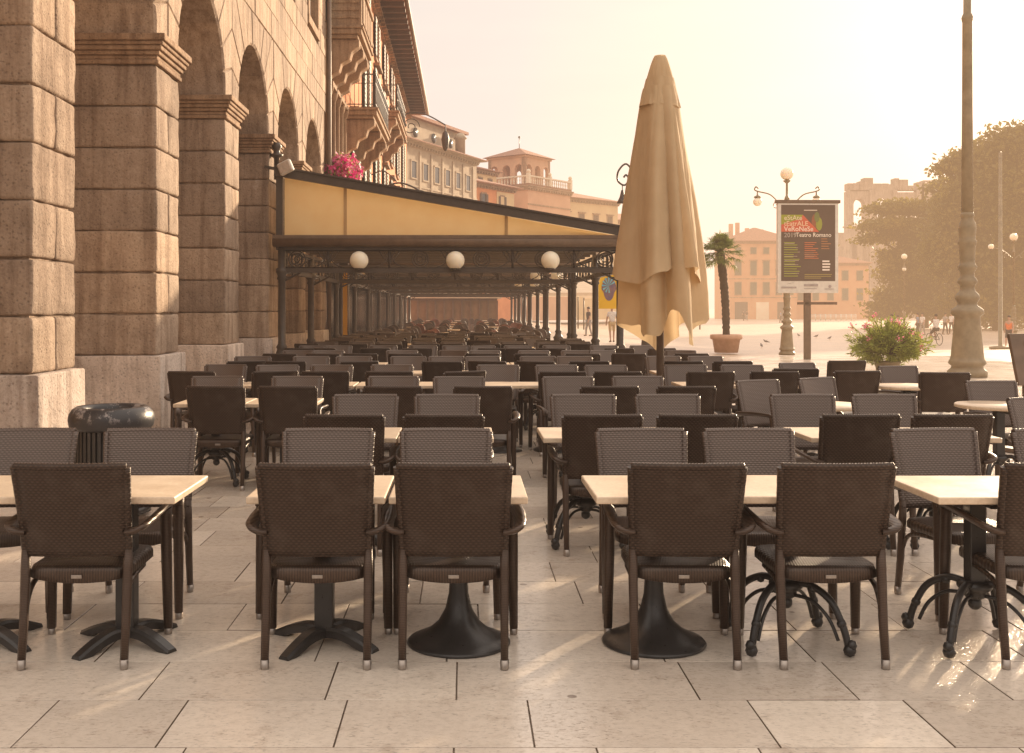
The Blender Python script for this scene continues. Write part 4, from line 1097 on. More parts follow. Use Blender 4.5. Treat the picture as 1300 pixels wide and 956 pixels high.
# ------------------------------------------------------------------ iron awnings over the terrace
def fan(mb, x, y, z, r, n=5):
    for k in range(n):
        a = R(30+120*k/(n-1)); mb.tube(spline([(x, y, z-r), (x+r*.45*math.cos(a), y, z-r+r*.6*math.sin(a)), (x+r*1.1*math.cos(a)*.9, y, z)], 4), .012, 5)
AXL, AXR, ALEN = -3.32, 2.82, 8.4
def make_awning():
    t = empty('iron_awning', '', 'awning', (0, 0, 0))
    W = AXR-AXL
    def post(x, y):
        o = MB().lathe([(0, 0), (.17, 0), (.17, .08), (.14, .12), (.14, .62), (.16, .66), (.11, .72), (.085, .8), (.105, .84), (.07, .9), (.066, 2.05), (.09, 2.08), (.075, 2.13), (.11, 2.2), (.11, 2.26), (.07, 2.28), (.07, 2.7), (0, 2.7)], 14, (x, y, 0)).build('post', M['iron'], t)
        b = MB()
        for sx in ((1,) if x < 0 else (-1,)):
            b.tube(spline([(x, y, 2.02), (x+sx*.2, y, 2.12), (x+sx*.42, y, 2.24)], 5), .018, 6)
            b.tube([(x+sx*(.12+.075*math.cos(2*PI*k/14)), y, 2.16+.055*math.sin(2*PI*k/14)) for k in range(14)], .011, 5, closed=True)
        b.build('bracket', M['iron'], o)
    for x in (AXL, AXR):
        for y in (0, 3.65, 8.2): post(x, y)
    mb = MB()
    for y in (0, 8.2):
        mb.box2((AXL-.06, y-.06, 2.19), (AXR+.06, y+.06, 2.27))
        mb.box2((AXL-.10, y-.05, 2.60), (AXR+.10, y+.05, 2.66))
    for x in (AXL, AXR):
        mb.box2((x-.05, .061, 2.192), (x+.05, 8.139, 2.268)); mb.box2((x-.05, .061, 2.602), (x+.05, 8.139, 2.658))
    for k in range(1, 8): mb.box2((AXL+.06, k*1.03-.03, 2.67), (AXR-.06, k*1.03+.03, 2.76))
    mb.build('beam', M['iron'], t)
    g = MB()                                        # half-round gutter beam across the front
    g.tube([(AXL-.14, -.10, 2.755), (AXR+.14, -.10, 2.755)], .105, 14)
    g.box2((AXL-.14, -.2, 2.80), (AXR+.14, .06, 2.86)); g.build('gutter', M['iron_brown'], t)
    fr = MB()
    def ornaments(n, f):
        for k in range(n):
            if k % 2 == 0: f(k, 'ring')
            else: f(k, 'fan')
    n = 11; dx = W/n
    for k in range(n):
        x = AXL+dx*(k+.5)
        for y in (0, 8.2):
            if k in (0, 2, 4, 6, 8, 10):
                if k in (2, 6, 8, 4) and False: pass
                for rr_ in (.15, .105, .05): fr.ring((x, y, 2.435), rr_, .013, 'Y', 20, 5)
                for q in range(6): a = q*PI/3; fr.tube([(x+.04*math.cos(a), y, 2.435+.04*math.sin(a)), (x+.125*math.cos(a), y, 2.435+.125*math.sin(a))], .008, 4)
            else:
                fan(fr, x, y, 2.59, .22); fr.tube([(x, y, 2.27), (x, y, 2.6)], .022, 6)
                for sx in (-1, 1): fr.tube(spline([(x+sx*.02, y, 2.55), (x+sx*.10, y, 2.37), (x+sx*.26, y, 2.29)], 5), .012, 5)
    for x in (AXL, AXR):
        for k in range(13):
            y = .5+k*.62
            if k % 2 == 0:
                for rr_ in (.15, .105, .05): fr.ring((x, y, 2.435), rr_, .011, 'X', 20, 5)
            else:
                fr.tube([(x, y, 2.27), (x, y, 2.6)], .02, 6)
                for sx in (-1, 1): fr.tube(spline([(x, y+sx*.02, 2.55), (x, y+sx*.10, 2.37), (x, y+sx*.26, 2.29)], 5), .012, 5)
    for y in (0, 8.2):
        for zz in (2.588, 2.283): fr.tube([(AXL, y, zz), (AXR, y, zz)], .012, 5)
    for x in (AXL, AXR):
        for zz in (2.588, 2.283): fr.tube([(x, 0, zz), (x, 8.2, zz)], .012, 5)
    fr.build('frieze', M['iron'], t)
    ZL, ZR = 3.98, 2.90
    def zr(x): return ZL+(ZR-ZL)*(x-AXL)/W
    rf = MB()                                       # sloping roof
    nx_ = 12; ny_ = 16; vs_ = []
    for q in range(ny_+1):
        for i in range(nx_+1):
            x = AXL-.05+(W+.2)*i/nx_; vs_.append((x, -.12+8.42*q/ny_, zr(x)-.025*abs(math.sin(PI*q/2))))
    rf.add(vs_, [(q*(nx_+1)+i, q*(nx_+1)+i+1, (q+1)*(nx_+1)+i+1, (q+1)*(nx_+1)+i) for q in range(ny_) for i in range(nx_)], True)
    rf.build('roof', canvas_mat('tan_roof_canvas', (.92, .74, .50), (.86, .66, .42), .62), t)
    rail = MB()
    rail.bar((AXL-.1, -.16, ZL+.03), (AXR+.2, -.16, zr(AXR+.2)+.03), .09, .16)
    MB().bar((AXL-.1, 8.3, ZL+.03), (AXR+.2, 8.3, zr(AXR+.2)+.03), .09, .16).build('roof_rail', M['iron'], t)
    for y in (-.22,): rail.bar((AXL-.1, y, ZL+.115), (AXR+.2, y, zr(AXR+.2)+.115), .05, .03)
    rail.box2((AXL-.08, -.15, 2.7), (AXL+.04, -.03, 4.12))
    rail.build('roof_rail', M['iron'], t)
    def gable(y):
        xr = AXR-.1
        for k, (a, b) in enumerate(((AXL+.06, AXL+1.15), (AXL+1.17, AXR-2.08), (AXR-2.06, xr))):
            vs = []; n_ = 24
            for i in range(n_+1):
                x = a+(b-a)*i/n_
                for q in range(9):
                    z0, z1 = 2.862, zr(x)-.055
                    vs.append((x, y+.03*math.sin(PI*q/8)*math.sin(PI*i/n_)+.012*math.sin(PI*q/8)*noise.noise(Vector((x*2.2, q*.22, k))), z0+(z1-z0)*q/8))
            fs = [(i*9+q, i*9+9+q, i*9+10+q, i*9+q+1) for i in range(n_) for q in range(8)]
            mb_ = MB().add(vs, fs, True); mb_.build('gable_canvas', M['awning_canvas'], t)
    gable(-.06)
    s_ = MB()
    for x in (AXL+1.16, AXR-2.07): s_.box2((x-.028, -.09, 2.862), (x+.028, -.075, zr(x)-.05))
    s_.build('canvas_seam', canvas_mat('pale_seam', (.62, .42, .22), (.55, .36, .18), .25), t)
    for k, x in enumerate((-1.905, -.17, 1.55)):
        pass
    return t
AWL = ['nearest iron awning with an ochre canvas gable and iron frieze', 'second iron awning behind the nearest one', 'third iron awning deep in the row', 'fourth iron awning deep in the row', 'farthest iron awning closing the row']
aw = make_awning(); aw.location = (0, 19.3, 0); aw['label'] = AWL[0]; aw['group'] = 'iron awnings in a row'
for k, y in enumerate((28.4, 37.5, 46.6, 55.7)):
    a = copy_tree(aw); a.location = (0, y, 0); a['label'] = AWL[k+1]
lampn = 0
def globe_lamp(x, y, lab, grp):
    t = empty('globe_lamp', lab, 'globe lamp', (x, y, 2.27), 0, grp)
    MB().sphere((0, 0, .135), .168, 28).build('globe', M['glass_globe'], t)
    MB().lathe([(0, -.03), (.09, -.03), (.09, 0), (.05, .01), (.05, -.0), (0, 0)], 14).build('holder', M['iron'], t)
for x, w_ in ((-1.9, 'nearest the arcade'), (-.17, 'in the middle'), (1.54, 'nearest the closed umbrella')):
    globe_lamp(x, 19.12, 'white globe lamp on the front awning beam, '+w_, 'globe lamps on the front awning')
for k, y in enumerate((28.2, 37.3)):
    for x in (1.9, 2.45): globe_lamp(x, y, 'small white globe lamp deeper under the awnings near its square side', 'globe lamps deeper under the awnings')
# flood light on the awning corner
t = empty('flood_light', 'small white square flood light clamped to the awning corner', 'flood light', at(364, 19.0, 213), -.25)
MB().box((0, -.05, 0), (.27, .10, .23), M=Matrix.Rotation(R(-24), 4, 'Y')).build('housing', M['white_frame'], t, bevel=.035, seg=3)
MB().box((0, -.103, 0), (.21, .012, .17), M=Matrix.Rotation(R(-24), 4, 'Y')).build('lens', simple('flood_lens', (.62, .52, .44), None, .3, 20), t)
MB().bar((0, 0, 0), (.0, .30, -.1), .05, .05).build('arm', M['iron'], t)
t = empty('iron_finial', 'dark iron bracket with a ball finial on the arcade over the awning corner', 'iron bracket', (-3.44, 19.45, 4.1))
mb = MB(); mb.lathe([(0, -.2), (.05, -.2), (.05, .2), (.12, .22), (.12, .26), (.06, .28), (.06, .34), (.10, .40), (.06, .47), (0, .48)], 12); mb.bar((-.2, -.1, .02), (.75, -.1, -.17), .08, .05); mb.build('finial', M['iron'], t)
# banners
t = empty('yellow_banner', 'narrow yellow banner standing between arcade pier and awning posts', 'banner', (-3.15, 28.0, 0))
MB().box2((-.06, -.01, .3), (.06, .01, 2.62)).build('cloth', simple('yellow_cloth', (.85, .42, .02), (.78, .36, .02), .7, 3), t)
MB().tube([(.09, 0, 0), (.09, 0, 2.75)], .02, 8).build('pole', M['steel_tip'], t)
t = empty('picture_banner', 'yellow banner with a blue and purple feathered face hanging beside the awning', 'banner', at(770, 27.0, 392))
MB().box2((-.24, -.01, .0), (.30, .01, .86)).build('cloth', simple('banner_yellow', (.78, .48, .03), (.72, .42, .03), .7, 3), t)
mb = MB(); mb.prism([(.06+.19*math.cos(2*PI*k/20)*(1 if math.sin(2*PI*k/20) > -.3 else .75), -.014, .5+.3*math.sin(2*PI*k/20)) for k in range(20)][::-1], (0, -.002, 0)); mb.build('print', simple('banner_purple', (.13, .10, .20), (.30, .16, .10), .7, 9), t)
mb = MB()
for a in range(9): mb.prism([(.05, -.018, .58), (.05+.17*math.cos(a*.55+.3), -.018, .60+.2*math.sin(a*.55+.3)), (.05+.17*math.cos(a*.55+.55), -.018, .60+.2*math.sin(a*.55+.55))], (0, -.002, 0))
mb.build('print_detail', simple('banner_blue', (.10, .38, .55), (.25, .5, .5), .7, 20), t)
# glazed veranda at the end of the tunnel, pale awnings on the square side
t = empty('glazed_veranda', 'brown glazed veranda with a pale flat roof closing the tunnel of awnings', 'veranda', (-2, 72, 0))
v = MB(); v.box2((-4.2, 0, 0), (4.2, 9, .7)); 
for k in range(15): v.box2((-4.2+k*.6-.05, -.03, .701), (-4.2+k*.6+.05, .06, 2.05))
v.box2((-4.2, -.02, 2.051), (4.2, 9, 2.2)); v.build('wall', M['iron_brown'], t)
MB().box2((-4.15, .1, .7), (4.15, .14, 2.05)).build('pane', simple('amber_glass', (.26, .17, .10), (.16, .10, .055), .2, 1.2), t)
MB().box2((-4.5, -.5, 2.21), (4.5, 9.4, 2.5)).build('roof', M['cream_wall'], t)
def parasol_awning(px, Y, wd, lab, h=2.5):
    x, y, _ = at(px, Y); t = empty('canvas_awning', lab, 'awning', (x, y, 0), 0, 'pale canvas awnings out on the square')
    MB().add([(-wd/2, 0, h), (wd/2, 0, h), (wd/2, 4, h+.9), (-wd/2, 4, h+.9), (-wd/2, -.01, h-.25), (wd/2, -.01, h-.25)], [(0, 1, 2, 3), (4, 5, 1, 0)]).build('canopy', canvas_mat('pale_awning_canvas', (.78, .68, .54), (.70, .6, .46), .4), t)
    for sx in (-1, 1):
        for yy in (.05, 3.9): MB().tube([(sx*(wd/2-.1), yy, 0), (sx*(wd/2-.1), yy, h+yy*.2)], .05, 8).build('post', M['iron'], t)
parasol_awning(742, 66, 7.5, 'pale canvas awning on thin posts seen past the iron awning')
parasol_awning(815, 76, 8.5, 'pale canvas awning farther out behind the closed umbrella')

# ------------------------------------------------------------------ lamp posts
def lamp_base_profile(s): return [(r_*s, z_*s) for r_, z_ in [(0, 0), (.42, 0), (.42, .12), (.38, .16), (.34, .2), (.33, .24), (.40, .3), (.385, .36), (.36, .39), (.345, .46), (.27, 1.30), (.275, 1.36), (.33, 1.40), (.35, 1.45), (.33, 1.52), (.22, 1.60), (.20, 1.66), (.24, 1.72), (.265, 1.78), (.24, 1.85), (.17, 1.93), (.15, 2.0), (.165, 2.06), (.215, 2.12), (.20, 2.19), (.15, 2.26), (.145, 2.34), (.19, 2.42), (.21, 2.48), (.17, 2.53), (.155, 2.6), (.175, 2.95), (.19, 3.0), (.20, 3.05), (.17, 3.10), (.175, 3.2), (.19, 3.34), (.17, 3.46), (.125, 3.55), (.135, 3.6), (.15, 3.64), (.13, 3.70), (.10, 3.72)]]
LX, LY, _ = at(1228, 24.0)
t = empty('tall_lamp_post', 'tall olive-brown lamp post with a massive turned base at the edge of the square', 'lamp post', (LX, LY, 0))
MB().lathe(lamp_base_profile(1.0), 36).build('base', M['lamp_iron'], t)
MB().lathe([(.13, 3.7), (.112, 6.0), (.105, 8.0), (.115, 8.03), (.125, 8.1), (.105, 8.16), (.085, 8.2), (.075, 10.8), (0, 10.8)], 24).build('shaft', M['lamp_iron'], t)
mb = MB()
for sx in (-1, 1): mb.tube(spline([(0, 0, 10.2), (sx*.5, 0, 10.7), (sx*1.2, 0, 10.9), (sx*1.5, 0, 10.6)], 6), .035, 7)
mb.build('arm', M['lamp_iron'], t)
for sx in (-1, 1): MB().lathe([(0, 10.6), (.05, 10.55), (.3, 10.3), (.32, 10.2), (0, 10.15)], 18, (sx*1.5, 0, 0)).build('lamp_shade', M['lamp_iron'], t)
# small standing lamp heads: ornamental three-lamp posts
def ornate_lamp(px, Y, H, lab, arm=1.0, hang=True, s=.62, grp='ornate lamp posts on the square', rz=0):
    x, y, z = at(px, Y); t = empty('ornate_lamp_post', lab, 'lamp post', (x, y, z), rz, grp)
    MB().lathe(lamp_base_profile(s), 24).build('base', M['lamp_iron'], t)
    zb = 3.7*s
    MB().lathe([(.062, zb), (.05, H-1.0), (.085, H-.98), (.07, H-.9), (.04, H-.85), (.035, H-.45), (.09, H-.4), (.13, H-.36), (.05, H-.33), (0, H-.33)], 14).build('shaft', M['lamp_iron'], t)
    MB().sphere((0, 0, H-.13), .21, 20).build('globe', M['glass_globe'], t)
    for sx in (-1, 1):
        P_ = spline([(0, 0, H-1.35), (sx*arm*.25, 0, H-1.1), (sx*arm*.55, 0, H-.82), (sx*arm*.92, 0, H-.72), (sx*arm*1.06, 0, H-.66), (sx*arm*1.02, 0, H-.56), (sx*arm*.94, 0, H-.62)], 6)
        a = MB().tube(P_, .022, 6)
        a.tube(scroll((sx*arm*.35, 0, H-1.18), .14, 1.3), .014, 5)
        ao = a.build('arm', M['lamp_iron'], t)
        if hang:
            MB().lathe([(0, H-.70), (.02, H-.72), (.03, H-.84), (.11, H-.88), (.12, H-.92), (0, H-.92)], 12, (sx*arm*.97, 0, 0)).build('lamp_cap', M['lamp_iron'], ao)
            MB().sphere((sx*arm*.97, 0, H-1.05), .145, 16).build('globe', M['glass_globe'], ao)
        else:
            MB().lathe([(0, H-.85), (.07, H-.84), (.09, H-.78), (0, H-.78)], 12, (sx*arm*.99, 0, 0)).build('lamp_cap', M['lamp_iron'], ao)
            MB().sphere((sx*arm*.99, 0, H-.66), .15, 16).build('globe', M['glass_globe'], ao)
    return t
ornate_lamp(999, 35.0, 6.1, 'three-globe ornate lamp post standing right behind the poster')
ornate_lamp(1287, 58, 6.1, 'ornate lamp post with round white globes in front of the dark trees', arm=1.25, hang=False, s=.6)
ornate_lamp(1148, 78, 6.0, 'distant lamp post among the low cedar branches', arm=.0001, hang=True, s=.5)
# scroll lamp hidden for the most part by the umbrella
x, y, z = at(822, 33)
t = empty('scroll_lamp_post', 'scrolled iron lamp arm with a bell lantern showing past the closed umbrella', 'lamp post', (x, y, z))
MB().lathe(lamp_base_profile(.6)+[(.06, 2.3), (.045, 5.8), (.09, 5.85), (0, 6.1)], 18).build('shaft', M['iron'], t)
mb = MB()
for sx in (-1, 1):
    mb.tube(spline([(0, 0, 4.9), (sx*.3, 0, 5.2), (sx*.42, 0, 5.7), (sx*.66, 0, 6.02), (sx*.9, 0, 5.8), (sx*.92, 0, 5.5), (sx*.72, 0, 5.36), (sx*.58, 0, 5.52), (sx*.66, 0, 5.68), (sx*.74, 0, 5.6)], 6), .03, 6)
    mb.tube([(sx*.78, 0, 5.36), (sx*.78, 0, 5.2)], .015, 5)
mb.build('arm', M['iron'], t)
for sx in (-1, 1): MB().lathe([(0, 5.22), (.04, 5.2), (.06, 5.1), (.09, 4.98), (.15, 4.86), (.17, 4.80), (0, 4.80)], 14, (sx*.78, 0, 0)).build('lamp_shade', M['iron'], t)
# plain mast
x, y, z = at(1270, 52)
tag(MB().lathe([(0, 0), (.5, 0), (.5, .12), (.1, .16), (.075, 9.6), (0, 9.7)], 12).build('flag_mast', M['lamp_iron'], loc=(x, y, z)), 'plain thin mast before the dark trees', 'mast')

# ------------------------------------------------------------------ poster stand
SY = 32.0; k_ = SY/1350
sx_, sy_, _ = at(1026, SY)
t = empty('poster_stand', 'dark theatre poster with red and green print in a white frame on a post', 'poster', (sx_, SY, 0), .04)
HW, ZB, ZT = 39*k_, 1.55+(391-372)*k_, 1.55+(391-258)*k_
MB().box2((-.10, .03, 0), (.10, .13, ZB+.5)).build('post', M['iron_brown'], t, bevel=.01)
fr = MB(); fr.box2((-HW, 0, ZB), (HW, .14, ZT)); fr.build('frame', M['white_frame'], t, bevel=.01)
MB().box2((-HW-.05, -.02, ZT+.002), (HW+.06, .16, ZT+.10)).build('top_rail', M['iron_brown'], t, bevel=.01)
MB().box2((-.3, .03, ZB-.35), (.9, .1, ZB-.27)).build('cross_bar', M['iron_brown'], t)
pw, z0, z1 = HW-.10, ZB+.36, ZT-.05
def flat(name, poly, col, layer, rough=.6, par=None):
    y_ = -.004-.003*layer
    return MB().add([(a, y_, b) for a, b in poly], [tuple(range(len(poly)))]).build(name, simple('ink_'+name, col, tuple(x*.92 for x in col), rough, 3), par or t)
poster = flat('poster', [(-pw, z0), (pw, z0), (pw, z1), (-pw, z1)], (.115, .075, .055), 0)
hp = z1-z0
Zp = lambda f: z1-hp*f
Xp = lambda f: -pw+2*pw*f
flat('green_flag', [(Xp(0), Zp(.26)), (Xp(.5), Zp(.26)), (Xp(.40), Zp(.13)), (Xp(0), Zp(.13))], (.33, .34, .03), 1, par=poster)
flat('red_flag', [(Xp(0), Zp(.355)), (Xp(.70), Zp(.355)), (Xp(.40), Zp(.13)), (Xp(.36), Zp(.18)), (Xp(0), Zp(.262))], (.62, .12, .06), 2, par=poster)
for (cx, cy, a, b, cc) in ((.62, .22, .06, .10, (.30, .10, .05)), (.70, .25, .06, .09, (.30, .32, .05)), (.66, .16, .05, .07, (.18, .20, .06))):
    flat('leaf_print', [(Xp(cx+a*math.cos(k*PI/5)), Zp(cy+b*math.sin(k*PI/5))) for k in range(10)], cc, 1 if cc[0] > .25 else 2, par=poster)
def text(s_, xf, zf, size, col, layer=4, par=None, name='lettering', wid=1.0):
    c = bpy.data.curves.new('txt', 'FONT'); c.body = s_; c.size = size; c.resolution_u = 3; c.offset = size*.012
    o = bpy.data.objects.new('txt', c); COL.objects.link(o)
    me = bpy.data.meshes.new_from_object(o.evaluated_get(bpy.context.evaluated_depsgraph_get()))
    bpy.data.objects.remove(o)
    for v_ in me.vertices: v_.co = (v_.co.x*wid+xf, -.004-.003*layer, v_.co.y+zf)
    me.materials.clear(); me.materials.append(simple('ink_letters', col, col, .6, 3))
    ob = bpy.data.objects.new(name, me); COL.objects.link(ob); ob.parent = par or poster; return ob
S_ = hp*.088
text('eStAte', Xp(.05), Zp(.20), S_, (.72, .62, .40))
text('tEatrALE', Xp(.05), Zp(.275), S_, (.80, .55, .36))
text('VeRoNeSe', Xp(.05), Zp(.345), S_, (.85, .68, .55))
text('2019', Xp(.05), Zp(.425), S_*.95, (.42, .35, .30)); text('Teatro Romano', Xp(.27), Zp(.42), S_*.9, (.80, .70, .60), wid=.92)
rr = random.Random(3)
def lines(name, x0, x1, fa, fb, n, col, lh=.012):
    mb = MB()
    for k in range(n):
        f = fa+(fb-fa)*k/n; xe = x0+(x1-x0)*rr.uniform(.55, 1)
        mb.add([(Xp(x0), -.012, Zp(f+lh)), (Xp(xe), -.012, Zp(f+lh)), (Xp(xe), -.012, Zp(f)), (Xp(x0), -.012, Zp(f))], [(0, 1, 2, 3)])
    mb.build(name, simple('ink_lines', col, col, .6, 3), poster)
lines('small_print', .05, .36, .49, .96, 15, (.30, .31, .05)); lines('small_print', .06, .36, .505, .95, 8, (.45, .36, .28), .007)
lines('small_print', .43, .70, .49, .72, 9, (.48, .15, .07)); lines('small_print', .43, .66, .62, .70, 3, (.5, .36, .26)); lines('small_print', .43, .95, .91, .98, 3, (.40, .31, .10), .008)
lines('small_print', .74, .92, .44, .60, 5, (.40, .18, .08))
lines('small_print', .76, .95, .73, .88, 4, (.85, .76, .68), .02); lines('small_print', .42, .72, .065, .085, 1, (.7, .6, .5))
mb = MB()
for xa, xb, za, zb_ in ((.0, .28, .14, .19), (.42, .68, .2, .27), (.42, .66, .12, .14), (.80, .97, .11, .13)): mb.add([(Xp(xa), -.012, ZB+za), (Xp(xb), -.012, ZB+za), (Xp(xb), -.012, ZB+zb_), (Xp(xa), -.012, ZB+zb_)], [(0, 1, 2, 3)])
mb.build('sponsor_line', simple('ink_sponsor', (.42, .36, .34)), t)
MB().add([(Xp(.1), -.013, ZB+.27), (Xp(.25), -.013, ZB+.32), (Xp(.15), -.013, ZB+.28)], [(0, 1, 2)]).build('logo', M['iron'], t)
mb = MB(); mb.prism([(Xp(.9)+.05*math.cos(k*1.0472), -.012, ZB+.2+.05*math.sin(k*1.0472)) for k in range(6)][::-1], (0, -.002, 0)); mb.build('logo', simple('ink_grey', (.4, .33, .32)), t)

# ------------------------------------------------------------------ palm in a planter
x, y, z = at(922, 37)
t = empty('potted_palm', 'fan palm with a shaggy trunk growing in a terracotta planter', 'palm', (x, y, 0))
MB().lathe([(0, 0), (.40, 0), (.47, .45), (.52, .46), (.55, .50), (.55, .62), (.50, .63), (.47, .56), (0, .54)], 28).build('planter', M['terracotta'], t)
tr_ = MB(); pts = []; rs = []
for k in range(40):
    f = k/39; pts.append((-.22*f+.06*math.sin(f*3), 0, .5+2.95*f)); rs.append(.105+.03*f+(.016 if k % 2 else 0)+.02*rnd.random())
tr_.tube(pts, rs, 11); tr_.build('trunk', M['bark'], t)
fr = MB(); rr = random.Random(8); top = Vector((-.2, 0, 3.45))
for k in range(95):
    a = rr.uniform(0, 2*PI); el = rr.uniform(-.75, 1.45); d = Vector((math.cos(a)*math.cos(el), math.sin(a)*math.cos(el), math.sin(el)))
    L = rr.uniform(.36, .62); q = top+d*L+Vector((0, 0, -.05)); fr.tube([top, top+d*L*.5+Vector((0, 0, .03)), q], .008, 4)
    sd = d.cross(Vector((0, 0, 1))).normalized(); up = sd.cross(d)
    for j in range(13):
        b = R(-80+160*j/12); dd = (d*math.cos(b)+sd*math.sin(b)).normalized(); Lb = rr.uniform(.28, .42)*(1-.25*abs(math.sin(b)))
        p1 = q+dd*Lb*.55+up*.03; p2 = q+dd*Lb+Vector((0, 0, -.10*rr.random()-.03)); wv = dd.cross(up).normalized()*.017
        fr.add([q, p1+wv, p2, p1-wv], [(0, 1, 2, 3)])
raw(fr, 'crown', M['leaf_palm'], t)

# ------------------------------------------------------------------ oleander
x, y, z = at(1127, 25.6)
t = empty('oleander_bush', 'round oleander bush with narrow leaves and pink blossom in a tub', 'bush', (x, y, 0))
MB().lathe([(0, 0), (.26, 0), (.29, .22), (.31, .23), (.31, .27), (.28, .27), (.27, .24), (0, .23)], 24).build('planter', M['lamp_iron'], t)
rr = random.Random(5); st = MB(); lf = MB(); fl = MB()
for k in range(190):
    a = rr.uniform(0, 2*PI); el = math.acos(rr.uniform(-.8, 1)); d = Vector((math.sin(el)*math.cos(a), math.sin(el)*math.sin(a), math.cos(el)))
    rad = rr.uniform(.62, 1.04)*(1+.12*noise.noise(d*2.3)); tip = Vector((d.x*1.02, d.y*1.02, .82+d.z*.74))*1 ; tip = Vector((d.x*.96*rad, d.y*.96*rad, .70+d.z*.66*rad))
    st.tube([(d.x*.1, d.y*.1, .45), tip*.5+Vector((d.x*.05, d.y*.05, .28)), tip], [.012, .008, .004], 4)
    for j in range(46):
        f = rr.uniform(.42, 1.02); p = Vector((0, 0, .36)).lerp(tip, f)
        dd = (d*1.0+Vector((rr.gauss(0, .75), rr.gauss(0, .75), rr.gauss(.15, .6)))).normalized(); L = rr.uniform(.09, .17); wv = dd.orthogonal().normalized(); wv = Matrix.Rotation(rr.uniform(0, 6.3), 3, dd) @ wv*L*.085
        lf.add([p, p+dd*L*.5+wv, p+dd*L, p+dd*L*.5-wv], [(0, 1, 2, 3)])
    if d.z > .2 and rr.random() < .22 or rr.random() < .03:
        for j in range(15):
            p = tip+d*.05+Vector((rr.gauss(0, .05), rr.gauss(0, .05), rr.gauss(.02, .045))); n_ = Vector((rr.gauss(0, 1), rr.gauss(0, 1), rr.gauss(.3, 1))).normalized(); a_ = n_.orthogonal().normalized()*.026; b_ = n_.cross(a_)
            fl.add([p-a_, p-b_, p+a_, p+b_], [(0, 1, 2, 3)])
st.build('branches', M['bark'], t); raw(lf, 'leaves', M['leaf_oleander'], t); raw(fl, 'blossoms', M['petal_pink'], t)

# ------------------------------------------------------------------ trees
def tree(name, lab, px, Y, H, blobs, trunk_r, size, seed, mat_='leaf_dark', tiers=0, grp='dark trees behind the square'):
    x, y, z = at(px, Y); t = empty(name, lab, 'tree', (x, y, z), 0, grp); rr = random.Random(seed)
    k = Y/1350
    tk = MB(); tk.tube([(0, 0, 0), (.1, 0, H*.3), (-.1, .1, H*.6), (0, 0, H*.9)], [trunk_r, trunk_r*.8, trunk_r*.5, .06], 9)
    lf = MB()
    for (bx, by, rx, rz, n, flat_) in blobs:         # blob centres and radii measured as photo offsets, set out in depth as well
        cx, cz = (bx-px)*k, 1.55-(by-391)*k-z; ry = rx*k*.9; cy = rr.uniform(-.25, .25)*ry
        Rx, Rz = rx*k, rz*k
        tk.tube(spline([(0, 0, max(.2*H, cz*.55)), (cx*.5, cy*.5, cz*.85), (cx, cy, cz)], 4), [trunk_r*.28]*4+[trunk_r*.2]*4+[.05], 6)
        ncl = max(6, int(n/14))
        for c in range(ncl):
            v = Vector((rr.gauss(0, 1), rr.gauss(0, 1), rr.gauss(0, 1))).normalized()*rr.uniform(.35, 1.0)**.6
            ctr = Vector((cx+v.x*Rx, cy+v.y*ry, cz+v.z*Rz*(1-.25*flat_)))
            cr = size*rr.uniform(1.4, 2.6)
            for j in range(26):
                d = Vector((rr.gauss(0, 1), rr.gauss(0, 1), rr.gauss(0, 1)*(.38 if flat_ else .7))); p = ctr+d*cr*.62
                if flat_: p.z -= .14*((p.x-cx)**2+(p.y-cy)**2)**.5*.3
                nrm = Vector((rr.gauss(0, 1), rr.gauss(0, 1), rr.gauss(.4, 1))).normalized(); a_ = nrm.orthogonal().normalized(); a_ = Matrix.Rotation(rr.uniform(0, 6.3), 3, nrm) @ a_
                b_ = nrm.cross(a_); L = size*rr.uniform(.5, 1.25)
                lf.add([p-a_*L*.5, p-b_*L*.3, p+a_*L*.6, p+b_*L*.3], [(0, 1, 2, 3)])
    tk.build('trunk', M['bark'], t); raw(lf, 'crown', M[mat_], t)
    return t
tree('cedar_tree', 'spreading dark cedar with flat branch layers in front of the amphitheatre', 1172, 112, 17,
     [(1150, 262, 44, 10, 1700, 1), (1128, 285, 40, 9, 1300, 1), (1165, 292, 46, 12, 1700, 1), (1145, 322, 32, 9, 700, 1), (1180, 335, 44, 14, 1700, 1), (1130, 386, 24, 9, 800, 1), (1150, 372, 34, 10, 1200, 1), (1168, 352, 30, 12, 1000, 1), (1122, 398, 18, 5, 400, 1), (1185, 385, 36, 16, 1700, 1), (1110, 303, 22, 5, 400, 1), (1150, 345, 40, 18, 1900, 0), (1175, 312, 36, 22, 1900, 0), (1190, 365, 40, 24, 2200, 0), (1205, 270, 36, 26, 2000, 1), (1200, 240, 20, 16, 900, 1)], .55, .46, 2)
tree('cedar_tree', 'tallest dark tree crown rising against the sun', 1268, 100, 20,
     [(1245, 215, 30, 26, 1800, 0), (1225, 270, 36, 34, 2600, 0), (1215, 320, 40, 34, 2600, 0), (1275, 200, 44, 34, 3200, 0), (1235, 205, 30, 20, 1500, 1), (1212, 212, 18, 9, 500, 1), (1295, 180, 26, 18, 1500, 0), (1310, 235, 50, 46, 3000, 0), (1250, 245, 54, 34, 3600, 0), (1262, 295, 62, 36, 3800, 0), (1235, 335, 50, 30, 2600, 0), (1285, 350, 52, 36, 2800, 0), (1255, 385, 60, 20, 2200, 0), (1330, 310, 44, 50, 2200, 0)], .6, .46, 3)
tree('evergreen_shrub', 'dark low evergreen shrubbery under the tall tree', 1222, 108, 7,
     [(1215, 365, 34, 24, 1500, 0), (1200, 392, 34, 16, 1300, 0), (1245, 400, 40, 14, 1300, 0), (1290, 402, 40, 14, 1200, 0)], .3, .36, 6)
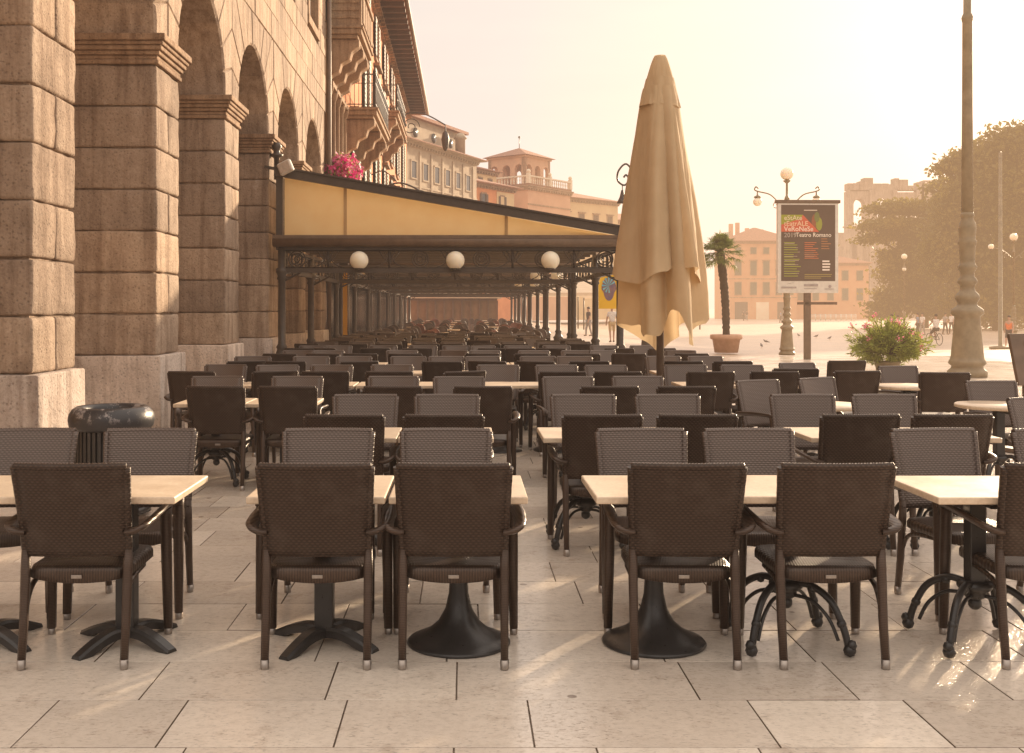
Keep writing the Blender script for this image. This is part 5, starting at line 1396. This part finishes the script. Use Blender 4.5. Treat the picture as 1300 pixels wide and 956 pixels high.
tree('evergreen_shrub', 'dark evergreen at the edge of the picture behind the globe lamp', 1335, 108, 12, [(1320, 350, 30, 40, 1500, 0), (1345, 300, 40, 50, 1800, 0), (1350, 240, 40, 44, 1500, 0)], .4, .4, 9)

# ------------------------------------------------------------------ people
def skin_obj(name, joints, edges, mat_, parent, root, sub=2):
    names = list(joints); me = bpy.data.meshes.new(name)
    me.from_pydata([joints[n][0] for n in names], [(names.index(a), names.index(b)) for a, b in edges], [])
    o = bpy.data.objects.new(name, me); COL.objects.link(o); o.parent = parent
    o.modifiers.new('Skin', 'SKIN'); sk = me.skin_vertices[0] if me.skin_vertices else None
    if sk is None:
        import bmesh
        bm = bmesh.new(); bm.from_mesh(me); bm.verts.layers.skin.verify(); bm.to_mesh(me); bm.free(); sk = me.skin_vertices[0]
    for i, n in enumerate(names):
        r_ = joints[n][1]; sk.data[i].radius = r_ if isinstance(r_, tuple) else (r_, r_)
        sk.data[i].use_root = (n == root)
    s_ = o.modifiers.new('Subdivision', 'SUBSURF'); s_.levels = sub; s_.render_levels = sub
    me.materials.append(mat_)
    return o
def person(lab, loc, rz, h, top, bottom, stride=.12, pose='walk', long_legs=True, sleeve=True, hair=None, grp=None, group=None):
    t = empty('person', lab, 'person', loc, rz, grp); k = h/1.75
    V = lambda x, y, z: Vector((x*k, y*k, z*k))
    hipz = .93
    J = {'pelvis': (V(0, 0, hipz), (.13*k, .10*k)), 'waist': (V(0, .0, 1.08), (.125*k, .09*k)), 'chest': (V(0, 0, 1.30), (.15*k, .105*k)), 'neckb': (V(0, .0, 1.46), .06*k), 'neck': (V(0, .01, 1.52), .052*k),
         'head': (V(0, .02, 1.62), (.078*k, .095*k)), 'crown': (V(0, .01, 1.71), (.062*k, .075*k))}
    E = [('pelvis', 'waist'), ('waist', 'chest'), ('chest', 'neckb'), ('neckb', 'neck'), ('neck', 'head'), ('head', 'crown')]
    for s_, sg in (('r', 1), ('l', -1)):
        f = stride*sg
        if pose == 'cycle':
            K = [V(.10*sg, 0, .90), V(.11*sg, .36, .74+.10*sg), V(.10*sg, .26, .36+.13*sg), V(.10*sg, .40, .32+.13*sg)]
            A = [V(.17*sg, 0, 1.40), V(.24*sg, .16, 1.18), V(.22*sg, .42, 1.08), V(.2*sg, .5, 1.07)]
        else:
            K = [V(.09*sg, 0, .90), V(.10*sg, f*.7+.02, .50), V(.10*sg, f*1.2-.06*abs(f)/.12*(1 if sg < 0 else 0), .085), V(.11*sg, f*1.2+.13, .035)]
            A = [V(.17*sg, 0, 1.40), V(.235*sg, -f*.4-.02, 1.13), V(.25*sg, -f*.9+.05, .88), V(.25*sg, -f*1.0+.08, .79)]
        for n_, p_, r_ in zip(('hip', 'knee', 'ankle', 'toe'), K, (.082, .055, .036, .032)): J[n_+s_] = (p_, r_*k)
        for n_, p_, r_ in zip(('sho', 'elb', 'wri', 'hand'), A, (.058, .042, .030, .032)): J[n_+s_] = (p_, r_*k)
        E += [('pelvis', 'hip'+s_), ('hip'+s_, 'knee'+s_), ('knee'+s_, 'ankle'+s_), ('ankle'+s_, 'toe'+s_), ('chest', 'sho'+s_), ('sho'+s_, 'elb'+s_), ('elb'+s_, 'wri'+s_), ('wri'+s_, 'hand'+s_)]
    skin_obj('body', J, E, M['skin'], t, 'pelvis')
    g_ = lambda n_, m_: (J[n_][0], tuple(q*m_ for q in J[n_][1]) if isinstance(J[n_][1], tuple) else J[n_][1]*m_)
    JS = {n_: g_(n_, 1.16) for n_ in ('pelvis', 'waist', 'chest')}; JS['neckb'] = g_('neckb', 1.35); ES = [('pelvis', 'waist'), ('waist', 'chest'), ('chest', 'neckb')]
    for s_ in 'rl':
        JS['sho'+s_] = g_('sho'+s_, 1.22); ES.append(('chest', 'sho'+s_))
        if sleeve: JS['mid'+s_] = (J['sho'+s_][0].lerp(J['elb'+s_][0], .75), .058*k); ES.append(('sho'+s_, 'mid'+s_))
    skin_obj('shirt', JS, ES, top, t, 'chest')
    JP = {'pelvis': g_('pelvis', 1.10)}; EP = []
    for s_ in 'rl':
        JP['hip'+s_] = g_('hip'+s_, 1.18); JP['knee'+s_] = g_('knee'+s_, 1.3); EP += [('pelvis', 'hip'+s_), ('hip'+s_, 'knee'+s_)]
        if long_legs: JP['ankle'+s_] = g_('ankle'+s_, 1.45); EP.append(('knee'+s_, 'ankle'+s_))
    skin_obj('trousers' if long_legs else 'shorts', JP, EP, bottom, t, 'pelvis')
    MB().sphere((0, -.008*k, 1.70*k), .098*k, 14, (.92, 1.08, .9)).build('hair', hair or M['hair'], t)
    for s_, sg in (('r', 1), ('l', -1)):
        a = J['ankle'+s_][0]; b_ = J['toe'+s_][0]; MB().tube([a+Vector((0, -.04*k, -.03*k)), b_], [.045*k, .038*k], 8).build('shoe', M['shutter_brown'], t)
    return t
white, orange, blue, dark, khaki, red = cloth('white_cotton', (.78, .74, .70)), cloth('orange_cotton', (.80, .20, .07)), cloth('blue_cotton', (.20, .26, .36)), cloth('dark_cotton', (.06, .05, .05)), cloth('khaki_cotton', (.60, .44, .24)), cloth('red_cotton', (.55, .08, .06))
grey = cloth('grey_cotton', (.35, .32, .30))
person('man in a white shirt and khaki shorts walking away beside the iron awning', (at(777, 48)[0], 48, 0), .05, 1.66, white, khaki, .10, long_legs=False)
person('woman in an orange top and dark shorts walking across the square', at(1281, 56), 2.4, 1.68, orange, dark, .2, long_legs=False, sleeve=False)
def bicycle(lab, loc, rz):
    t = empty('bicycle', lab, 'bicycle', loc, rz)
    for yy in (-.52, .52):
        wh = MB(); wh.ring((0, yy, .34), .325, .02, 'X', 26, 6).build('wheel', M['black_metal'], t)
        sp_ = MB()
        for q in range(12): a = q*PI/6; sp_.tube([(0, yy, .34), (0, yy+.31*math.cos(a), .34+.31*math.sin(a))], .003, 3)
        sp_.build('spokes', M['steel_tip'], wh and t)
    f = MB()
    for p_, q_ in (((0, -.52, .34), (0, -.1, .3)), ((0, -.1, .3), (0, -.22, .84)), ((0, -.52, .34), (0, -.19, .72)), ((0, -.1, .3), (0, .38, .68)), ((0, -.19, .72), (0, .37, .78)), ((0, .52, .34), (0, .36, .82)), ((0, .36, .82), (0, .34, 1.0))): f.tube([p_, q_], .016, 6)
    f.build('frame', M['iron'], t)
    MB().tube(spline([(-.28, .2, 1.02), (-.2, .34, 1.03), (.2, .34, 1.03), (.28, .2, 1.02)], 5), .014, 6).build('handlebar', M['black_metal'], t)
    MB().sphere((0, -.24, .87), .1, 10, (.8, 1.3, .4)).build('saddle', M['black_metal'], t)
x, y, z = at(1186, 60)
bicycle('bicycle ridden away across the square', (x, y, z), .12)
person('cyclist in a white shirt riding away across the square', (x+.02, y-.18, z+.02), .12, 1.72, white, dark, 0, pose='cycle', long_legs=False)
G_P = 'people far off on the square'
for px, Y, rz, h, a, b, lab in ((944, 176, .6, 1.7, dark, dark, 'person in dark clothes standing outside the orange house shop window'), (948, 175, 2.8, 1.65, dark, grey, 'person in dark top beside another outside the orange house'), (991, 150, 1.2, 1.7, blue, dark, 'person in blue far off beside the lamp post base'),
                                (1132, 66, .2, 1.7, grey, dark, 'person with dark hair half hidden behind the oleander bush'), (1140, 67, 2.9, 1.62, white, blue, 'person in white half hidden behind the oleander bush'), (1165, 80, 1.0, 1.7, blue, dark, 'person in blue beside the cyclist under the trees'), (1171, 82, 2.0, 1.7, white, grey, 'person in white and grey beside the cyclist under the trees'),
                                (1200, 84, -1.2, 1.7, grey, dark, 'person in grey between cyclist and tall lamp post'), (1208, 85, 2.2, 1.72, white, dark, 'person in white and dark trousers next to the tall lamp post'), (1212, 88, .4, 1.65, red, blue, 'person in red just showing beside the tall lamp post'),
                                (747, 62, 1.9, 1.68, dark, grey, 'person in dark top under the pale canvas awning')):
    person(lab, at(px, Y), rz, h, a, b, .1, grp=G_P)

# pigeons
pg = simple('pigeon_grey', (.12, .11, .12), (.07, .065, .07), .6, 30)
for k, (px, py) in enumerate(((967, 433), (973, 428), (1026, 423), (1036, 422), (1053, 424), (1014, 421))):
    Y = 2092/(py-391); Y = Y if Y < 36 else 2092*1.1/(py-391)
    x, y, z = at(px, Y); t = empty('pigeon', 'grey pigeon pecking on the sunny square between palm and poster', 'pigeon', (x, y, z), k*1.3, 'pigeons on the square')
    mb = MB(); mb.tube([(0, -.20, .10), (0, -.1, .12), (0, 0, .15), (0, .08, .16), (0, .12, .20), (0, .14, .235), (0, .165, .24), (0, .19, .23)], [.012, .03, .062, .055, .034, .028, .022, .005], 9)
    mb.build('body', pg, t)
    for sx in (-1, 1): MB().tube([(sx*.02, .01, .1), (sx*.02, .015, .0)], .006, 4).build('leg', M['terracotta'], t)
# crowd barriers by the amphitheatre
for k in range(9):
    x, y, z = at(1032+k*6.5, 168); t = empty('crowd_barrier', 'pale metal crowd barrier standing before the amphitheatre', 'barrier', (x, y, z), 0, 'crowd barriers by the amphitheatre')
    mb = MB(); mb.tube([(-.35, 0, .1), (-.35, 0, 1.1), (.35, 0, 1.1), (.35, 0, .1)], .06, 5)
    for q in range(4): mb.tube([(-.21+q*.14, 0, .25), (-.21+q*.14, 0, 1.1)], .03, 4)
    mb.build('frame', M['white_frame'], t)
    MB().box((0, 0, .04), (.1, .6, .08)).build('foot', M['white_frame'], t)
